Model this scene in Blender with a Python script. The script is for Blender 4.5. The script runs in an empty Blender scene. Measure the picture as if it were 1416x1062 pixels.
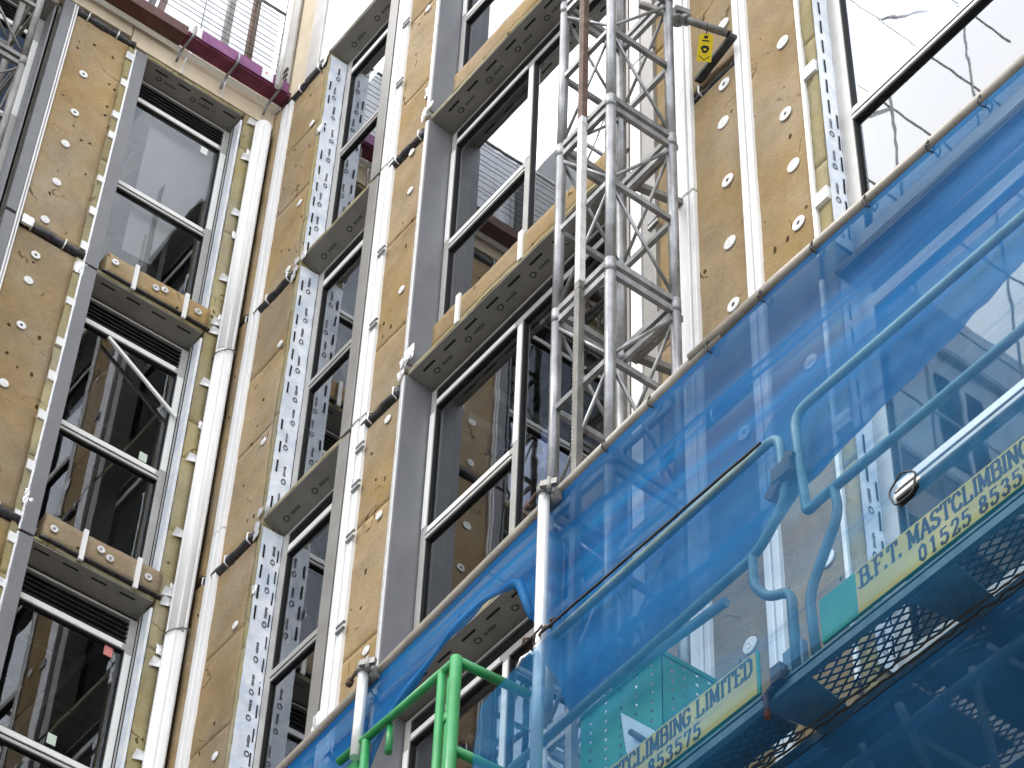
import bpy, bmesh, math, random
from mathutils import Vector, Matrix, noise
random.seed(7)
C = bpy.context.scene.collection
PI = math.pi

# ------------------------------------------------------------------ camera
CAM = Vector((12.7614, -6.3010, 1.6)); FPX = 3602.4
R_ = Vector((0.60600148, 0.79487621, 0.03056184))
U_ = Vector((0.58248592, -0.46958797, 0.66347366))
D_ = Vector((-0.5417309, 0.38426418, 0.7475752))
cd = bpy.data.cameras.new('camera'); cam = bpy.data.objects.new('camera', cd); C.objects.link(cam)
cam.matrix_world = Matrix(((R_.x, U_.x, -D_.x, CAM.x), (R_.y, U_.y, -D_.y, CAM.y), (R_.z, U_.z, -D_.z, CAM.z), (0, 0, 0, 1)))
cd.sensor_width = 36; cd.lens = FPX/1416*36; cd.clip_end = 2000; cd.clip_start = 0.05
bpy.context.scene.camera = cam

def ray(x, y): return D_*FPX + R_*(x-708) - U_*(y-531)
def onB(x, y, w=0.0):                       # a point of the right wall (or a plane w in front of it)
    d = ray(x, y); return CAM + d*((-w-CAM.y)/d.y)
def onA(x, y, w=0.0):                       # the same for the left wall
    d = ray(x, y); return CAM + d*((w-CAM.x)/d.x)
def onZ(x, y, z):
    d = ray(x, y); return CAM + d*((z-CAM.z)/d.z)

FB = lambda u, z, w: Vector((u, -w, z))     # right wall: u along x, w outwards
FA = lambda u, z, w: Vector((w, u, z))      # left wall: u along y, w outwards
FW = lambda x, y, z: Vector((x, y, z))

# ------------------------------------------------------------------ materials
M = {}
def nodes(name):
    m = bpy.data.materials.new(name); m.use_nodes = True; M[name] = m
    nt = m.node_tree; b = nt.nodes['Principled BSDF']; return m, nt, b
def N(nt, t, **k):
    n = nt.nodes.new(t)
    for a, v in k.items(): setattr(n, a, v)
    return n
def surf(name, c1, c2=None, scale=8, rough=.6, metal=0, bump=0, bscale=60, stretch=(1, 1, 1), rvar=0, detail=6, spec=.5, lo=.35, hi=.65, dirt=None):
    m, nt, b = nodes(name); c2 = c2 or c1; L = nt.links.new
    tc = N(nt, 'ShaderNodeTexCoord'); mp = N(nt, 'ShaderNodeMapping'); mp.inputs['Scale'].default_value = stretch
    L(tc.outputs['Object'], mp.inputs['Vector'])
    nz = N(nt, 'ShaderNodeTexNoise'); nz.inputs['Scale'].default_value = scale; nz.inputs['Detail'].default_value = detail; nz.inputs['Roughness'].default_value = .6
    L(mp.outputs[0], nz.inputs['Vector'])
    cr = N(nt, 'ShaderNodeValToRGB'); cr.color_ramp.elements[0].position = lo; cr.color_ramp.elements[1].position = hi
    cr.color_ramp.elements[0].color = (*c1, 1); cr.color_ramp.elements[1].color = (*c2, 1)
    L(nz.outputs['Fac'], cr.inputs[0]); col = cr.outputs[0]
    if dirt:
        n3 = N(nt, 'ShaderNodeTexNoise'); n3.inputs['Scale'].default_value = dirt[1]; n3.inputs['Detail'].default_value = 8; n3.inputs['Roughness'].default_value = .7
        L(mp.outputs[0], n3.inputs['Vector'])
        mr = N(nt, 'ShaderNodeMapRange'); mr.inputs[1].default_value = dirt[2]; mr.inputs[2].default_value = dirt[2]+.12
        L(n3.outputs['Fac'], mr.inputs[0])
        mx = N(nt, 'ShaderNodeMix', data_type='RGBA'); L(mr.outputs[0], mx.inputs[0]); L(col, mx.inputs[6]); mx.inputs[7].default_value = (*dirt[0], 1); col = mx.outputs[2]
    L(col, b.inputs['Base Color'])
    b.inputs['Roughness'].default_value = rough; b.inputs['Metallic'].default_value = metal; b.inputs['Specular IOR Level'].default_value = spec
    if rvar:
        mr2 = N(nt, 'ShaderNodeMapRange'); mr2.inputs[3].default_value = rough-rvar; mr2.inputs[4].default_value = rough+rvar; L(nz.outputs['Fac'], mr2.inputs[0]); L(mr2.outputs[0], b.inputs['Roughness'])
    if bump:
        n2 = N(nt, 'ShaderNodeTexNoise'); n2.inputs['Scale'].default_value = bscale; n2.inputs['Detail'].default_value = 8; L(mp.outputs[0], n2.inputs['Vector'])
        bp = N(nt, 'ShaderNodeBump'); bp.inputs['Strength'].default_value = bump; bp.inputs['Distance'].default_value = .01; L(n2.outputs['Fac'], bp.inputs['Height']); L(bp.outputs[0], b.inputs['Normal'])
    return m

def insulation_mat(name, ca, cb, pit=(.10, .062, .028)):
    m, nt, b = nodes(name); L = nt.links.new
    tc = N(nt, 'ShaderNodeTexCoord')
    n1 = N(nt, 'ShaderNodeTexNoise'); n1.inputs['Scale'].default_value = 2.2; n1.inputs['Detail'].default_value = 7; n1.inputs['Roughness'].default_value = .62; L(tc.outputs['Object'], n1.inputs['Vector'])
    mp = N(nt, 'ShaderNodeMapping'); mp.inputs['Scale'].default_value = (1, 1, 3.0); mp.inputs['Rotation'].default_value = (.5, .5, 0); L(tc.outputs['Object'], mp.inputs['Vector'])
    n2 = N(nt, 'ShaderNodeTexNoise'); n2.inputs['Scale'].default_value = 26; n2.inputs['Detail'].default_value = 9; n2.inputs['Roughness'].default_value = .82; L(mp.outputs[0], n2.inputs['Vector'])
    cr = N(nt, 'ShaderNodeValToRGB'); e = cr.color_ramp.elements; e[0].position = .3; e[1].position = .72; e[0].color = (*ca, 1); e[1].color = (*cb, 1)
    ad = N(nt, 'ShaderNodeMath', operation='ADD'); ml = N(nt, 'ShaderNodeMath', operation='MULTIPLY'); ml.inputs[1].default_value = .5
    ml2 = N(nt, 'ShaderNodeMath', operation='MULTIPLY'); ml2.inputs[1].default_value = .5
    L(n1.outputs['Fac'], ml.inputs[0]); L(n2.outputs['Fac'], ml2.inputs[0]); L(ml.outputs[0], ad.inputs[0]); L(ml2.outputs[0], ad.inputs[1]); L(ad.outputs[0], cr.inputs[0])
    # small torn pits and light fibre flecks
    mp2 = N(nt, 'ShaderNodeMapping'); mp2.inputs['Scale'].default_value = (1.5, 1.5, 1.0); mp2.inputs['Rotation'].default_value = (.4, .3, .2); L(tc.outputs['Object'], mp2.inputs['Vector'])
    nd = N(nt, 'ShaderNodeTexNoise'); nd.inputs['Scale'].default_value = 14; L(tc.outputs['Object'], nd.inputs['Vector'])
    mxv = N(nt, 'ShaderNodeMix', data_type='VECTOR'); mxv.inputs[0].default_value = .06; L(mp2.outputs[0], mxv.inputs[4]); L(nd.outputs['Color'], mxv.inputs[5])
    vo = N(nt, 'ShaderNodeTexVoronoi'); vo.inputs['Scale'].default_value = 7.5; L(mxv.outputs[1], vo.inputs['Vector'])
    mr = N(nt, 'ShaderNodeMapRange'); mr.inputs[1].default_value = .12; mr.inputs[2].default_value = .17; mr.inputs[3].default_value = 1; mr.inputs[4].default_value = 0; L(vo.outputs['Distance'], mr.inputs[0])
    sep = N(nt, 'ShaderNodeSeparateColor'); L(vo.outputs['Color'], sep.inputs[0])
    gt = N(nt, 'ShaderNodeMath', operation='GREATER_THAN'); gt.inputs[1].default_value = .72; L(sep.outputs[0], gt.inputs[0])
    pm = N(nt, 'ShaderNodeMath', operation='MULTIPLY'); L(mr.outputs[0], pm.inputs[0]); L(gt.outputs[0], pm.inputs[1])
    mx = N(nt, 'ShaderNodeMix', data_type='RGBA'); L(pm.outputs[0], mx.inputs[0]); L(cr.outputs[0], mx.inputs[6]); mx.inputs[7].default_value = (*pit, 1)
    n5 = N(nt, 'ShaderNodeTexNoise'); n5.inputs['Scale'].default_value = 75; n5.inputs['Detail'].default_value = 3; L(mp.outputs[0], n5.inputs['Vector'])
    mr5 = N(nt, 'ShaderNodeMapRange'); mr5.inputs[1].default_value = .66; mr5.inputs[2].default_value = .74; mr5.inputs[4].default_value = .6; L(n5.outputs['Fac'], mr5.inputs[0])
    mx5 = N(nt, 'ShaderNodeMix', data_type='RGBA'); L(mr5.outputs[0], mx5.inputs[0]); L(mx.outputs[2], mx5.inputs[6]); mx5.inputs[7].default_value = (.55, .43, .26, 1)
    ve = N(nt, 'ShaderNodeTexVoronoi', feature='DISTANCE_TO_EDGE'); ve.inputs['Scale'].default_value = 1.9
    nw = N(nt, 'ShaderNodeTexNoise'); nw.inputs['Scale'].default_value = 5; nw.inputs['Detail'].default_value = 4; L(tc.outputs['Object'], nw.inputs['Vector'])
    mw = N(nt, 'ShaderNodeMix', data_type='VECTOR'); mw.inputs[0].default_value = .22; L(tc.outputs['Object'], mw.inputs[4]); L(nw.outputs['Color'], mw.inputs[5]); L(mw.outputs[1], ve.inputs['Vector'])
    me = N(nt, 'ShaderNodeMapRange'); me.inputs[1].default_value = .006; me.inputs[2].default_value = .014; me.inputs[3].default_value = 1; me.inputs[4].default_value = 0; L(ve.outputs['Distance'], me.inputs[0])
    mk = N(nt, 'ShaderNodeMapRange'); mk.inputs[1].default_value = .53; mk.inputs[2].default_value = .60; mk.inputs[4].default_value = .85; L(n1.outputs['Fac'], mk.inputs[0])
    mm = N(nt, 'ShaderNodeMath', operation='MULTIPLY'); L(me.outputs[0], mm.inputs[0]); L(mk.outputs[0], mm.inputs[1])
    mx6 = N(nt, 'ShaderNodeMix', data_type='RGBA'); L(mm.outputs[0], mx6.inputs[0]); L(mx5.outputs[2], mx6.inputs[6]); mx6.inputs[7].default_value = (*pit, 1)
    oi = N(nt, 'ShaderNodeObjectInfo'); hv = N(nt, 'ShaderNodeHueSaturation'); ro = N(nt, 'ShaderNodeMapRange'); ro.inputs[3].default_value = .86; ro.inputs[4].default_value = 1.10; L(oi.outputs['Random'], ro.inputs[0]); L(ro.outputs[0], hv.inputs['Value'])
    nl = N(nt, 'ShaderNodeTexNoise'); nl.inputs['Scale'].default_value = .9; nl.inputs['Detail'].default_value = 5; nl.inputs['Roughness'].default_value = .65; L(tc.outputs['Object'], nl.inputs['Vector'])
    rl = N(nt, 'ShaderNodeMapRange'); rl.inputs[1].default_value = .35; rl.inputs[2].default_value = .65; rl.inputs[3].default_value = .75; rl.inputs[4].default_value = 1.15; L(nl.outputs['Fac'], rl.inputs[0]); L(rl.outputs[0], hv.inputs['Saturation']); L(mx6.outputs[2], hv.inputs['Color'])
    L(hv.outputs[0], b.inputs['Base Color']); b.inputs['Roughness'].default_value = .95; b.inputs['Specular IOR Level'].default_value = .1
    sb = N(nt, 'ShaderNodeMath', operation='SUBTRACT'); L(n2.outputs['Fac'], sb.inputs[0]); L(pm.outputs[0], sb.inputs[1])
    bp = N(nt, 'ShaderNodeBump'); bp.inputs['Strength'].default_value = 1; bp.inputs['Distance'].default_value = .02; L(sb.outputs[0], bp.inputs['Height']); L(bp.outputs[0], b.inputs['Normal'])
insulation_mat('wool', (.29, .202, .100), (.69, .515, .292))
insulation_mat('wool_edge', (.31, .26, .13), (.66, .575, .335), (.16, .12, .05))
surf('white_alu', (.82, .82, .82), (.92, .92, .91), 5, .38, .0, .08, 30, (1, 1, .25), dirt=((.45, .45, .45), 9, .62))
surf('pvc', (.86, .86, .85), (.92, .92, .91), 4, .35, 0, .05, 20, dirt=((.60, .58, .53), 7, .66))
surf('film', (.82, .82, .79), (.90, .90, .87), 6, .35, 0, .12, 25, (1, 1, .4))
surf('film2', (.50, .49, .47), (.60, .59, .56), 6, .4)
surf('foil', (.72, .73, .75), (.9, .9, .9), 16, .32, .5, .9, 26)
surf('grey_ppc', (.175, .178, .19), (.205, .207, .215), 3, .42, 0, .04, 12, dirt=((.26, .25, .24), 5, .66))
surf('frame_grey', (.36, .352, .335), (.45, .44, .42), 4, .4, 0, .05, 14, dirt=((.42, .40, .36), 18, .68))
surf('soffit', (.19, .18, .158), (.265, .25, .22), 3, .65, 0, .25, 9, dirt=((.30, .28, .24), 12, .68))
surf('membrane', (.62, .69, .79), (.86, .88, .90), 6, .38, .0, .7, 13, dirt=((.36, .42, .5), 6, .66))
surf('print', (.03, .032, .04), None, 5, .6)
surf('slot', (.008, .008, .009), None, 5, .9)
surf('black_foil', (.012, .012, .014), (.05, .05, .055), 30, .32, 0, .9, 22)
surf('galv', (.17, .175, .18), (.33, .335, .34), 11, .40, .6, .1, 40, (1, 1, .5), rvar=.1, dirt=((.23, .22, .21), 13, .64))
surf('rack_white', (.55, .55, .53), (.74, .74, .72), 16, .45, .1, .1, 40, dirt=((.20, .15, .11), 22, .62))
surf('galv_old_backlit', (.13, .125, .115), (.24, .235, .22), 11, .5, .45, .1, 40, (1, 1, .5), dirt=((.15, .12, .09), 10, .62))  # old steel; its darkness also stands in for the backlit left mast
surf('rust', (.075, .045, .032), (.16, .10, .07), 16, .75, .1, .3, 60)
surf('pipe_grey', (.20, .18, .15), (.29, .265, .225), 9, .45, .2, .1, 40, dirt=((.22, .19, .15), 11, .62))
surf('white_tube', (.70, .70, .69), (.85, .85, .84), 8, .32, .35, .08, 30, dirt=((.30, .27, .24), 15, .63))
surf('beige', (.60, .505, .37), (.70, .60, .45), 2.2, .85, 0, .15, 60, dirt=((.50, .40, .28), 7, .64))
surf('masonry', (.20, .185, .165), (.30, .28, .25), 5, .9, 0, .3, 40)
surf('purple', (.17, .035, .14), (.26, .07, .21), 6, .45, .1, .05, 20, dirt=((.50, .32, .44), 9, .64))
surf('maroon', (.09, .010, .032), (.17, .022, .06), 7, .5, .1, .1, 30, dirt=((.22, .10, .09), 10, .64))
surf('brown_rust', (.065, .022, .016), (.13, .045, .03), 8, .6, .1, .2, 40)
surf('sticker', (.80, .80, .78), (.86, .86, .84), 5, .5)
surf('sticker_red', (.62, .20, .18), (.7, .26, .24), 5, .5)
surf('sticker_green', (.55, .66, .55), (.62, .72, .60), 5, .5)
surf('sheet', (.78, .80, .83), (.86, .87, .88), 1.2, .45, 0)
surf('blue_grey_steel', (.13, .19, .22), (.20, .27, .29), 12, .5, .25, .2, 40, dirt=((.10, .08, .06), 12, .62))
surf('guard_steel', (.12, .20, .215), (.20, .29, .295), 9, .5, .2, .15, 40, dirt=((.12, .085, .06), 24, .60))
surf('brace_blue', (.10, .17, .22), (.19, .27, .31), 14, .5, .1, .2, 40)
surf('dark_steel', (.035, .04, .045), (.085, .09, .095), 12, .55, .3, .3, 40)
surf('toe_green', (.025, .30, .17), (.05, .38, .22), 4, .5, 0, .08, 25, dirt=((.16, .34, .26), 8, .64))
surf('gate_green', (.012, .20, .05), (.03, .28, .085), 7, .4, 0, .12, 35, dirt=((.11, .10, .07), 26, .60))
surf('yellow_sign', (.72, .47, .06), (.82, .56, .10), 4, .5, 0, .05, 20, dirt=((.55, .42, .2), 8, .64))
surf('letter', (.015, .014, .013), None, 5, .6)
surf('tag_yellow', (.85, .66, .02), None, 5, .45)
surf('ply', (.16, .115, .07), (.26, .19, .12), 5, .85, 0, .2, 40, (.5, 6, 1))
surf('block_grey', (.15, .15, .15), (.22, .22, .215), 1.5, .9, 0, .2, 30)
surf('trim_grey', (.25, .24, .225), (.31, .30, .28), 4, .4, 0, .05, 14, dirt=((.40, .38, .34), 18, .68))
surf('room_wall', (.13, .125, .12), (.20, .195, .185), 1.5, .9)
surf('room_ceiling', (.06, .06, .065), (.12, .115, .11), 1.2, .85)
surf('duct', (.45, .46, .48), (.6, .6, .62), 8, .4, .5)
surf('blue_pipe', (.04, .10, .38), (.06, .14, .46), 5, .4)
surf('pink_board', (.40, .20, .17), (.50, .27, .22), 3, .8)
surf('blind', (.44, .435, .44), (.52, .515, .52), 1.5, .8)
surf('black_cable', (.012, .012, .012), None, 5, .6)
surf('ground_mat', (.07, .07, .068), (.15, .145, .135), 1.5, .9, 0, .3, 30)
surf('concrete', (.30, .29, .27), (.40, .39, .36), 2, .9, 0, .2, 30)

def glass_mat():
    m, nt, b = nodes('glass'); L = nt.links.new
    out = nt.nodes['Material Output']; nt.nodes.remove(b)
    tr = N(nt, 'ShaderNodeBsdfTransparent'); tr.inputs[0].default_value = (.74, .78, .79, 1)
    gl = N(nt, 'ShaderNodeBsdfGlossy'); gl.inputs['Roughness'].default_value = .012; gl.inputs[0].default_value = (.93, .96, 1, 1)
    tc = N(nt, 'ShaderNodeTexCoord'); nz = N(nt, 'ShaderNodeTexNoise'); nz.inputs['Scale'].default_value = 2.2; nz.inputs['Detail'].default_value = 2; L(tc.outputs['Object'], nz.inputs['Vector'])
    bp = N(nt, 'ShaderNodeBump'); bp.inputs['Strength'].default_value = .02; bp.inputs['Distance'].default_value = .02; L(nz.outputs['Fac'], bp.inputs['Height']); L(bp.outputs[0], gl.inputs['Normal'])
    fr = N(nt, 'ShaderNodeFresnel'); fr.inputs[0].default_value = 1.5
    ma = N(nt, 'ShaderNodeMath', operation='MULTIPLY_ADD'); ma.inputs[1].default_value = 1.7; ma.inputs[2].default_value = .05; ma.use_clamp = True; L(fr.outputs[0], ma.inputs[0])
    mx = N(nt, 'ShaderNodeMixShader'); L(ma.outputs[0], mx.inputs[0]); L(tr.outputs[0], mx.inputs[1]); L(gl.outputs[0], mx.inputs[2]); L(mx.outputs[0], out.inputs[0])
glass_mat()

def net_mat(name, c1, c2, dens, var, stretch, scale=2.0, rot=0):
    """woven debris netting: an even open weave whose strands close up where it is bunched"""
    m, nt, b = nodes(name); L = nt.links.new
    out = nt.nodes['Material Output']; nt.nodes.remove(b)
    uv = N(nt, 'ShaderNodeTexCoord'); mp = N(nt, 'ShaderNodeMapping'); mp.inputs['Scale'].default_value = stretch; mp.inputs['Rotation'].default_value = (0, rot, 0); L(uv.outputs['Object'], mp.inputs['Vector'])
    nz = N(nt, 'ShaderNodeTexNoise'); nz.inputs['Scale'].default_value = scale; nz.inputs['Detail'].default_value = 6; nz.inputs['Roughness'].default_value = .6; L(mp.outputs[0], nz.inputs['Vector'])
    mr = N(nt, 'ShaderNodeMapRange'); mr.inputs[1].default_value = .3; mr.inputs[2].default_value = .72; mr.inputs[3].default_value = dens-var; mr.inputs[4].default_value = dens+var; L(nz.outputs['Fac'], mr.inputs[0])
    mp3 = N(nt, 'ShaderNodeMapping'); mp3.inputs['Scale'].default_value = (stretch[0]*.6, 1, stretch[2]*3.2); L(uv.outputs['Object'], mp3.inputs['Vector'])
    n3 = N(nt, 'ShaderNodeTexNoise'); n3.inputs['Scale'].default_value = scale; n3.inputs['Detail'].default_value = 4; L(mp3.outputs[0], n3.inputs['Vector'])
    r3 = N(nt, 'ShaderNodeMapRange'); r3.inputs[1].default_value = .56; r3.inputs[2].default_value = .70; r3.inputs[4].default_value = .16; L(n3.outputs['Fac'], r3.inputs[0])
    a3 = N(nt, 'ShaderNodeMath', operation='ADD'); a3.use_clamp = True; L(mr.outputs[0], a3.inputs[0]); L(r3.outputs[0], a3.inputs[1])
    n2 = N(nt, 'ShaderNodeTexNoise'); n2.inputs['Scale'].default_value = scale*1.7; n2.inputs['Detail'].default_value = 4; L(mp.outputs[0], n2.inputs['Vector'])
    cr = N(nt, 'ShaderNodeValToRGB'); e = cr.color_ramp.elements; e[0].position = .35; e[1].position = .68; e[0].color = (*c1, 1); e[1].color = (*c2, 1); L(n2.outputs['Fac'], cr.inputs[0])
    df = N(nt, 'ShaderNodeBsdfDiffuse'); tl = N(nt, 'ShaderNodeBsdfTranslucent'); L(cr.outputs[0], df.inputs[0]); L(cr.outputs[0], tl.inputs[0])
    gs = N(nt, 'ShaderNodeBsdfGlossy'); gs.inputs['Roughness'].default_value = .38; gs.inputs[0].default_value = (.7, .8, .9, 1)
    m1 = N(nt, 'ShaderNodeMixShader'); m1.inputs[0].default_value = .35; L(df.outputs[0], m1.inputs[1]); L(tl.outputs[0], m1.inputs[2])
    m3 = N(nt, 'ShaderNodeMixShader'); m3.inputs[0].default_value = .02; L(m1.outputs[0], m3.inputs[1]); L(gs.outputs[0], m3.inputs[2])
    tr = N(nt, 'ShaderNodeBsdfTransparent'); tr.inputs[0].default_value = (.78, .92, 1, 1)
    m2 = N(nt, 'ShaderNodeMixShader'); L(a3.outputs[0], m2.inputs[0]); L(tr.outputs[0], m2.inputs[1]); L(m3.outputs[0], m2.inputs[2]); L(m2.outputs[0], out.inputs[0])
net_mat('net_upper', (.002, .080, .255), (.006, .15, .38), .84, .14, (.22, 1, 2.6), 2.0)
net_mat('net_lower', (.008, .10, .25), (.016, .16, .34), .46, .12, (.6, 1, 2.2), 1.6)
net_mat('net_under', (.025, .17, .42), (.04, .23, .52), .66, .12, (1, 1, 1), 2.0)

# ------------------------------------------------------------------ mesh helpers
class MB:
    def __init__(s): s.bm = bmesh.new(); s.mats = [None]
    def mi(s, m):
        if m is None: return 0
        m = M[m]
        if m not in s.mats: s.mats.append(m)
        return s.mats.index(m)
    def quad(s, pts, m=None):
        f = s.bm.faces.new([s.bm.verts.new(p) for p in pts]); f.material_index = s.mi(m); return f
    def hexa(s, p, m=None):                 # 8 points: bottom ring, top ring
        v = [s.bm.verts.new(q) for q in p]; i = s.mi(m)
        for a in ((3, 2, 1, 0), (4, 5, 6, 7), (0, 1, 5, 4), (1, 2, 6, 5), (2, 3, 7, 6), (3, 0, 4, 7)):
            f = s.bm.faces.new([v[k] for k in a]); f.material_index = i
    def box(s, F, u0, u1, z0, z1, w0, w1, m=None):
        s.hexa([F(u0, z0, w1), F(u1, z0, w1), F(u1, z0, w0), F(u0, z0, w0), F(u0, z1, w1), F(u1, z1, w1), F(u1, z1, w0), F(u0, z1, w0)], m)
    def wbox(s, a, b, m=None):
        s.hexa([(a[0], a[1], a[2]), (b[0], a[1], a[2]), (b[0], b[1], a[2]), (a[0], b[1], a[2]), (a[0], a[1], b[2]), (b[0], a[1], b[2]), (b[0], b[1], b[2]), (a[0], b[1], b[2])], m)
    def tube(s, pts, r, n=12, m=None, cap=True, smooth=True):
        pts = [Vector(p) for p in pts]; i = s.mi(m); rings = []
        rr = r if isinstance(r, (list, tuple)) else [r]*len(pts)
        t0 = (pts[1]-pts[0]).normalized(); ref = Vector((0, 0, 1)) if abs(t0.z) < .9 else Vector((1, 0, 0))
        nx = t0.cross(ref).normalized()
        for k, p in enumerate(pts):
            a = (pts[k]-pts[k-1]).normalized() if k else t0
            b = (pts[k+1]-pts[k]).normalized() if k < len(pts)-1 else a
            t = (a+b).normalized(); nx = (nx - t*nx.dot(t)).normalized(); ny = t.cross(nx)
            rings.append([s.bm.verts.new(p + (nx*math.cos(2*PI*j/n) + ny*math.sin(2*PI*j/n))*rr[k]) for j in range(n)])
        for k in range(len(rings)-1):
            for j in range(n):
                f = s.bm.faces.new((rings[k][j], rings[k][(j+1) % n], rings[k+1][(j+1) % n], rings[k+1][j])); f.smooth = smooth; f.material_index = i
        if cap:
            f = s.bm.faces.new(rings[0][::-1]); f.material_index = i
            f = s.bm.faces.new(rings[-1]); f.material_index = i
    def bar(s, p, q, w, h, m=None, up=(0, 0, 1)):
        p = Vector(p); q = Vector(q); t = (q-p).normalized(); up = Vector(up)
        if abs(t.dot(up)) > .95: up = Vector((0, 1, 0))
        x = t.cross(up).normalized()*w/2; y = x.cross(t).normalized()*h/2
        s.hexa([p-x-y, p+x-y, q+x-y, q-x-y, p-x+y, p+x+y, q+x+y, q-x+y], m)
    def prism(s, pts, d, m=None):           # outline swept by vector d
        i = s.mi(m); d = Vector(d); a = [s.bm.verts.new(p) for p in pts]; b = [s.bm.verts.new(Vector(p)+d) for p in pts]; n = len(a)
        f = s.bm.faces.new(a[::-1]); f.material_index = i; f = s.bm.faces.new(b); f.material_index = i
        for k in range(n):
            f = s.bm.faces.new((a[k], a[(k+1) % n], b[(k+1) % n], b[k])); f.material_index = i
    def disc(s, c, nrm, r0, r1, th, n=14, m=None):   # ring (r0=0: disc), thickness th along nrm
        c = Vector(c); nrm = Vector(nrm).normalized(); ref = Vector((0, 0, 1)) if abs(nrm.z) < .9 else Vector((1, 0, 0))
        x = nrm.cross(ref).normalized(); y = nrm.cross(x); i = s.mi(m)
        def ring(r, h): return [s.bm.verts.new(c + (x*math.cos(2*PI*k/n)+y*math.sin(2*PI*k/n))*r + nrm*h) for k in range(n)]
        o0 = ring(r1, 0); o1 = ring(r1*.92, th)
        fs = []
        for k in range(n): fs.append((o0[k], o0[(k+1) % n], o1[(k+1) % n], o1[k]))
        if r0 > 0:
            i1 = ring(r0, th); i0 = ring(r0*.8, 0)
            for k in range(n):
                fs.append((o1[k], o1[(k+1) % n], i1[(k+1) % n], i1[k])); fs.append((i1[k], i1[(k+1) % n], i0[(k+1) % n], i0[k]))
        else: fs.append(tuple(o1))
        for f in fs:
            f = s.bm.faces.new(f); f.material_index = i
    def build(s, name, mat=None, parent=None, bevel=0, smooth=False, recalc=True):
        if mat: s.mats[0] = M[mat]
        elif s.mats[0] is None:
            if len(s.mats) > 1: s.mats[0] = s.mats[1]
            else: s.mats = []
        if recalc: bmesh.ops.recalc_face_normals(s.bm, faces=s.bm.faces)
        me = bpy.data.meshes.new(name); s.bm.to_mesh(me); s.bm.free()
        for m in s.mats: me.materials.append(m)
        if smooth:
            for p in me.polygons: p.use_smooth = True
        o = bpy.data.objects.new(name, me); C.objects.link(o)
        if parent:
            o.parent = parent; off = base_of(parent)
            if off.length > 0: me.transform(Matrix.Translation(-off))
        if bevel:
            md = o.modifiers.new('bevel', 'BEVEL'); md.width = bevel; md.segments = 2; md.limit_method = 'ANGLE'
        return o
def base_of(o):
    v = Vector((0, 0, 0))
    while o: v = v + o.location; o = o.parent
    return v
def thing(name, label, cat, loc=(0, 0, 0), group=None):
    o = bpy.data.objects.new(name, None); C.objects.link(o); o.location = loc; o['label'] = label; o['category'] = cat; o.empty_display_size = .2
    if group: o['group'] = group
    return o
def tag(o, label, cat, group=None):
    o['label'] = label; o['category'] = cat
    if group: o['group'] = group
    return o
def bend(pts, r=.06, n=5):                   # round the inner corners of a polyline
    pts = [Vector(p) for p in pts]; out = [pts[0]]
    for k in range(1, len(pts)-1):
        a, p, b = pts[k-1], pts[k], pts[k+1]
        d1 = (a-p); d2 = (b-p); rr = min(r, d1.length*.45, d2.length*.45); s = p+d1.normalized()*rr; e = p+d2.normalized()*rr
        for j in range(n+1):
            t = j/n; out.append(s*(1-t)**2 + p*2*t*(1-t) + e*t*t)
    out.append(pts[-1]); return out

# ------------------------------------------------------------------ ground
g = MB(); g.quad([(-300, -300, 0), (300, -300, 0), (300, 300, 0), (-300, 300, 0)], 'ground_mat')
o = g.build('ground', None); o['kind'] = 'structure'

# ------------------------------------------------------------------ building
bld = thing('building', 'unfinished building with brown insulation boards, grey windows and white rails on both walls', 'building')
F_B = [12.04, 15.04, 18.04, 21.03]
F_A = [14.62, 17.63, 20.64]
COL_B = [(.84, 1.95), (2.62, 5.05), (6.76, 9.7)]
COL_A = [(-3.75, -2.28), (-1.38, -.36)]
SILL = .26

def core(F, u_lo, u_hi, cols, floors, top, name):
    mb = MB(); edges = [u_lo]
    for a, b in cols: edges += [a, b]
    edges.append(u_hi)
    for k in range(0, len(edges), 2): mb.box(F, edges[k], edges[k+1], 0, top, -.42, -.10)
    for a, b in cols:
        mb.box(F, a, b, 0, floors[0]-3+SILL, -.42, -.20)
        for f in floors[:-1]: mb.box(F, a, b, f+.012, f+SILL, -.42, -.20)
        mb.box(F, a, b, floors[-1]+.012, top, -.42, -.10)
    return mb.build(name, 'masonry', bld)
core(FB, -.42, 12.5, COL_B, F_B, 24.6, 'wall')
core(FA, -9.0, .099, COL_A, F_A, 21.28, 'wall')

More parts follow.
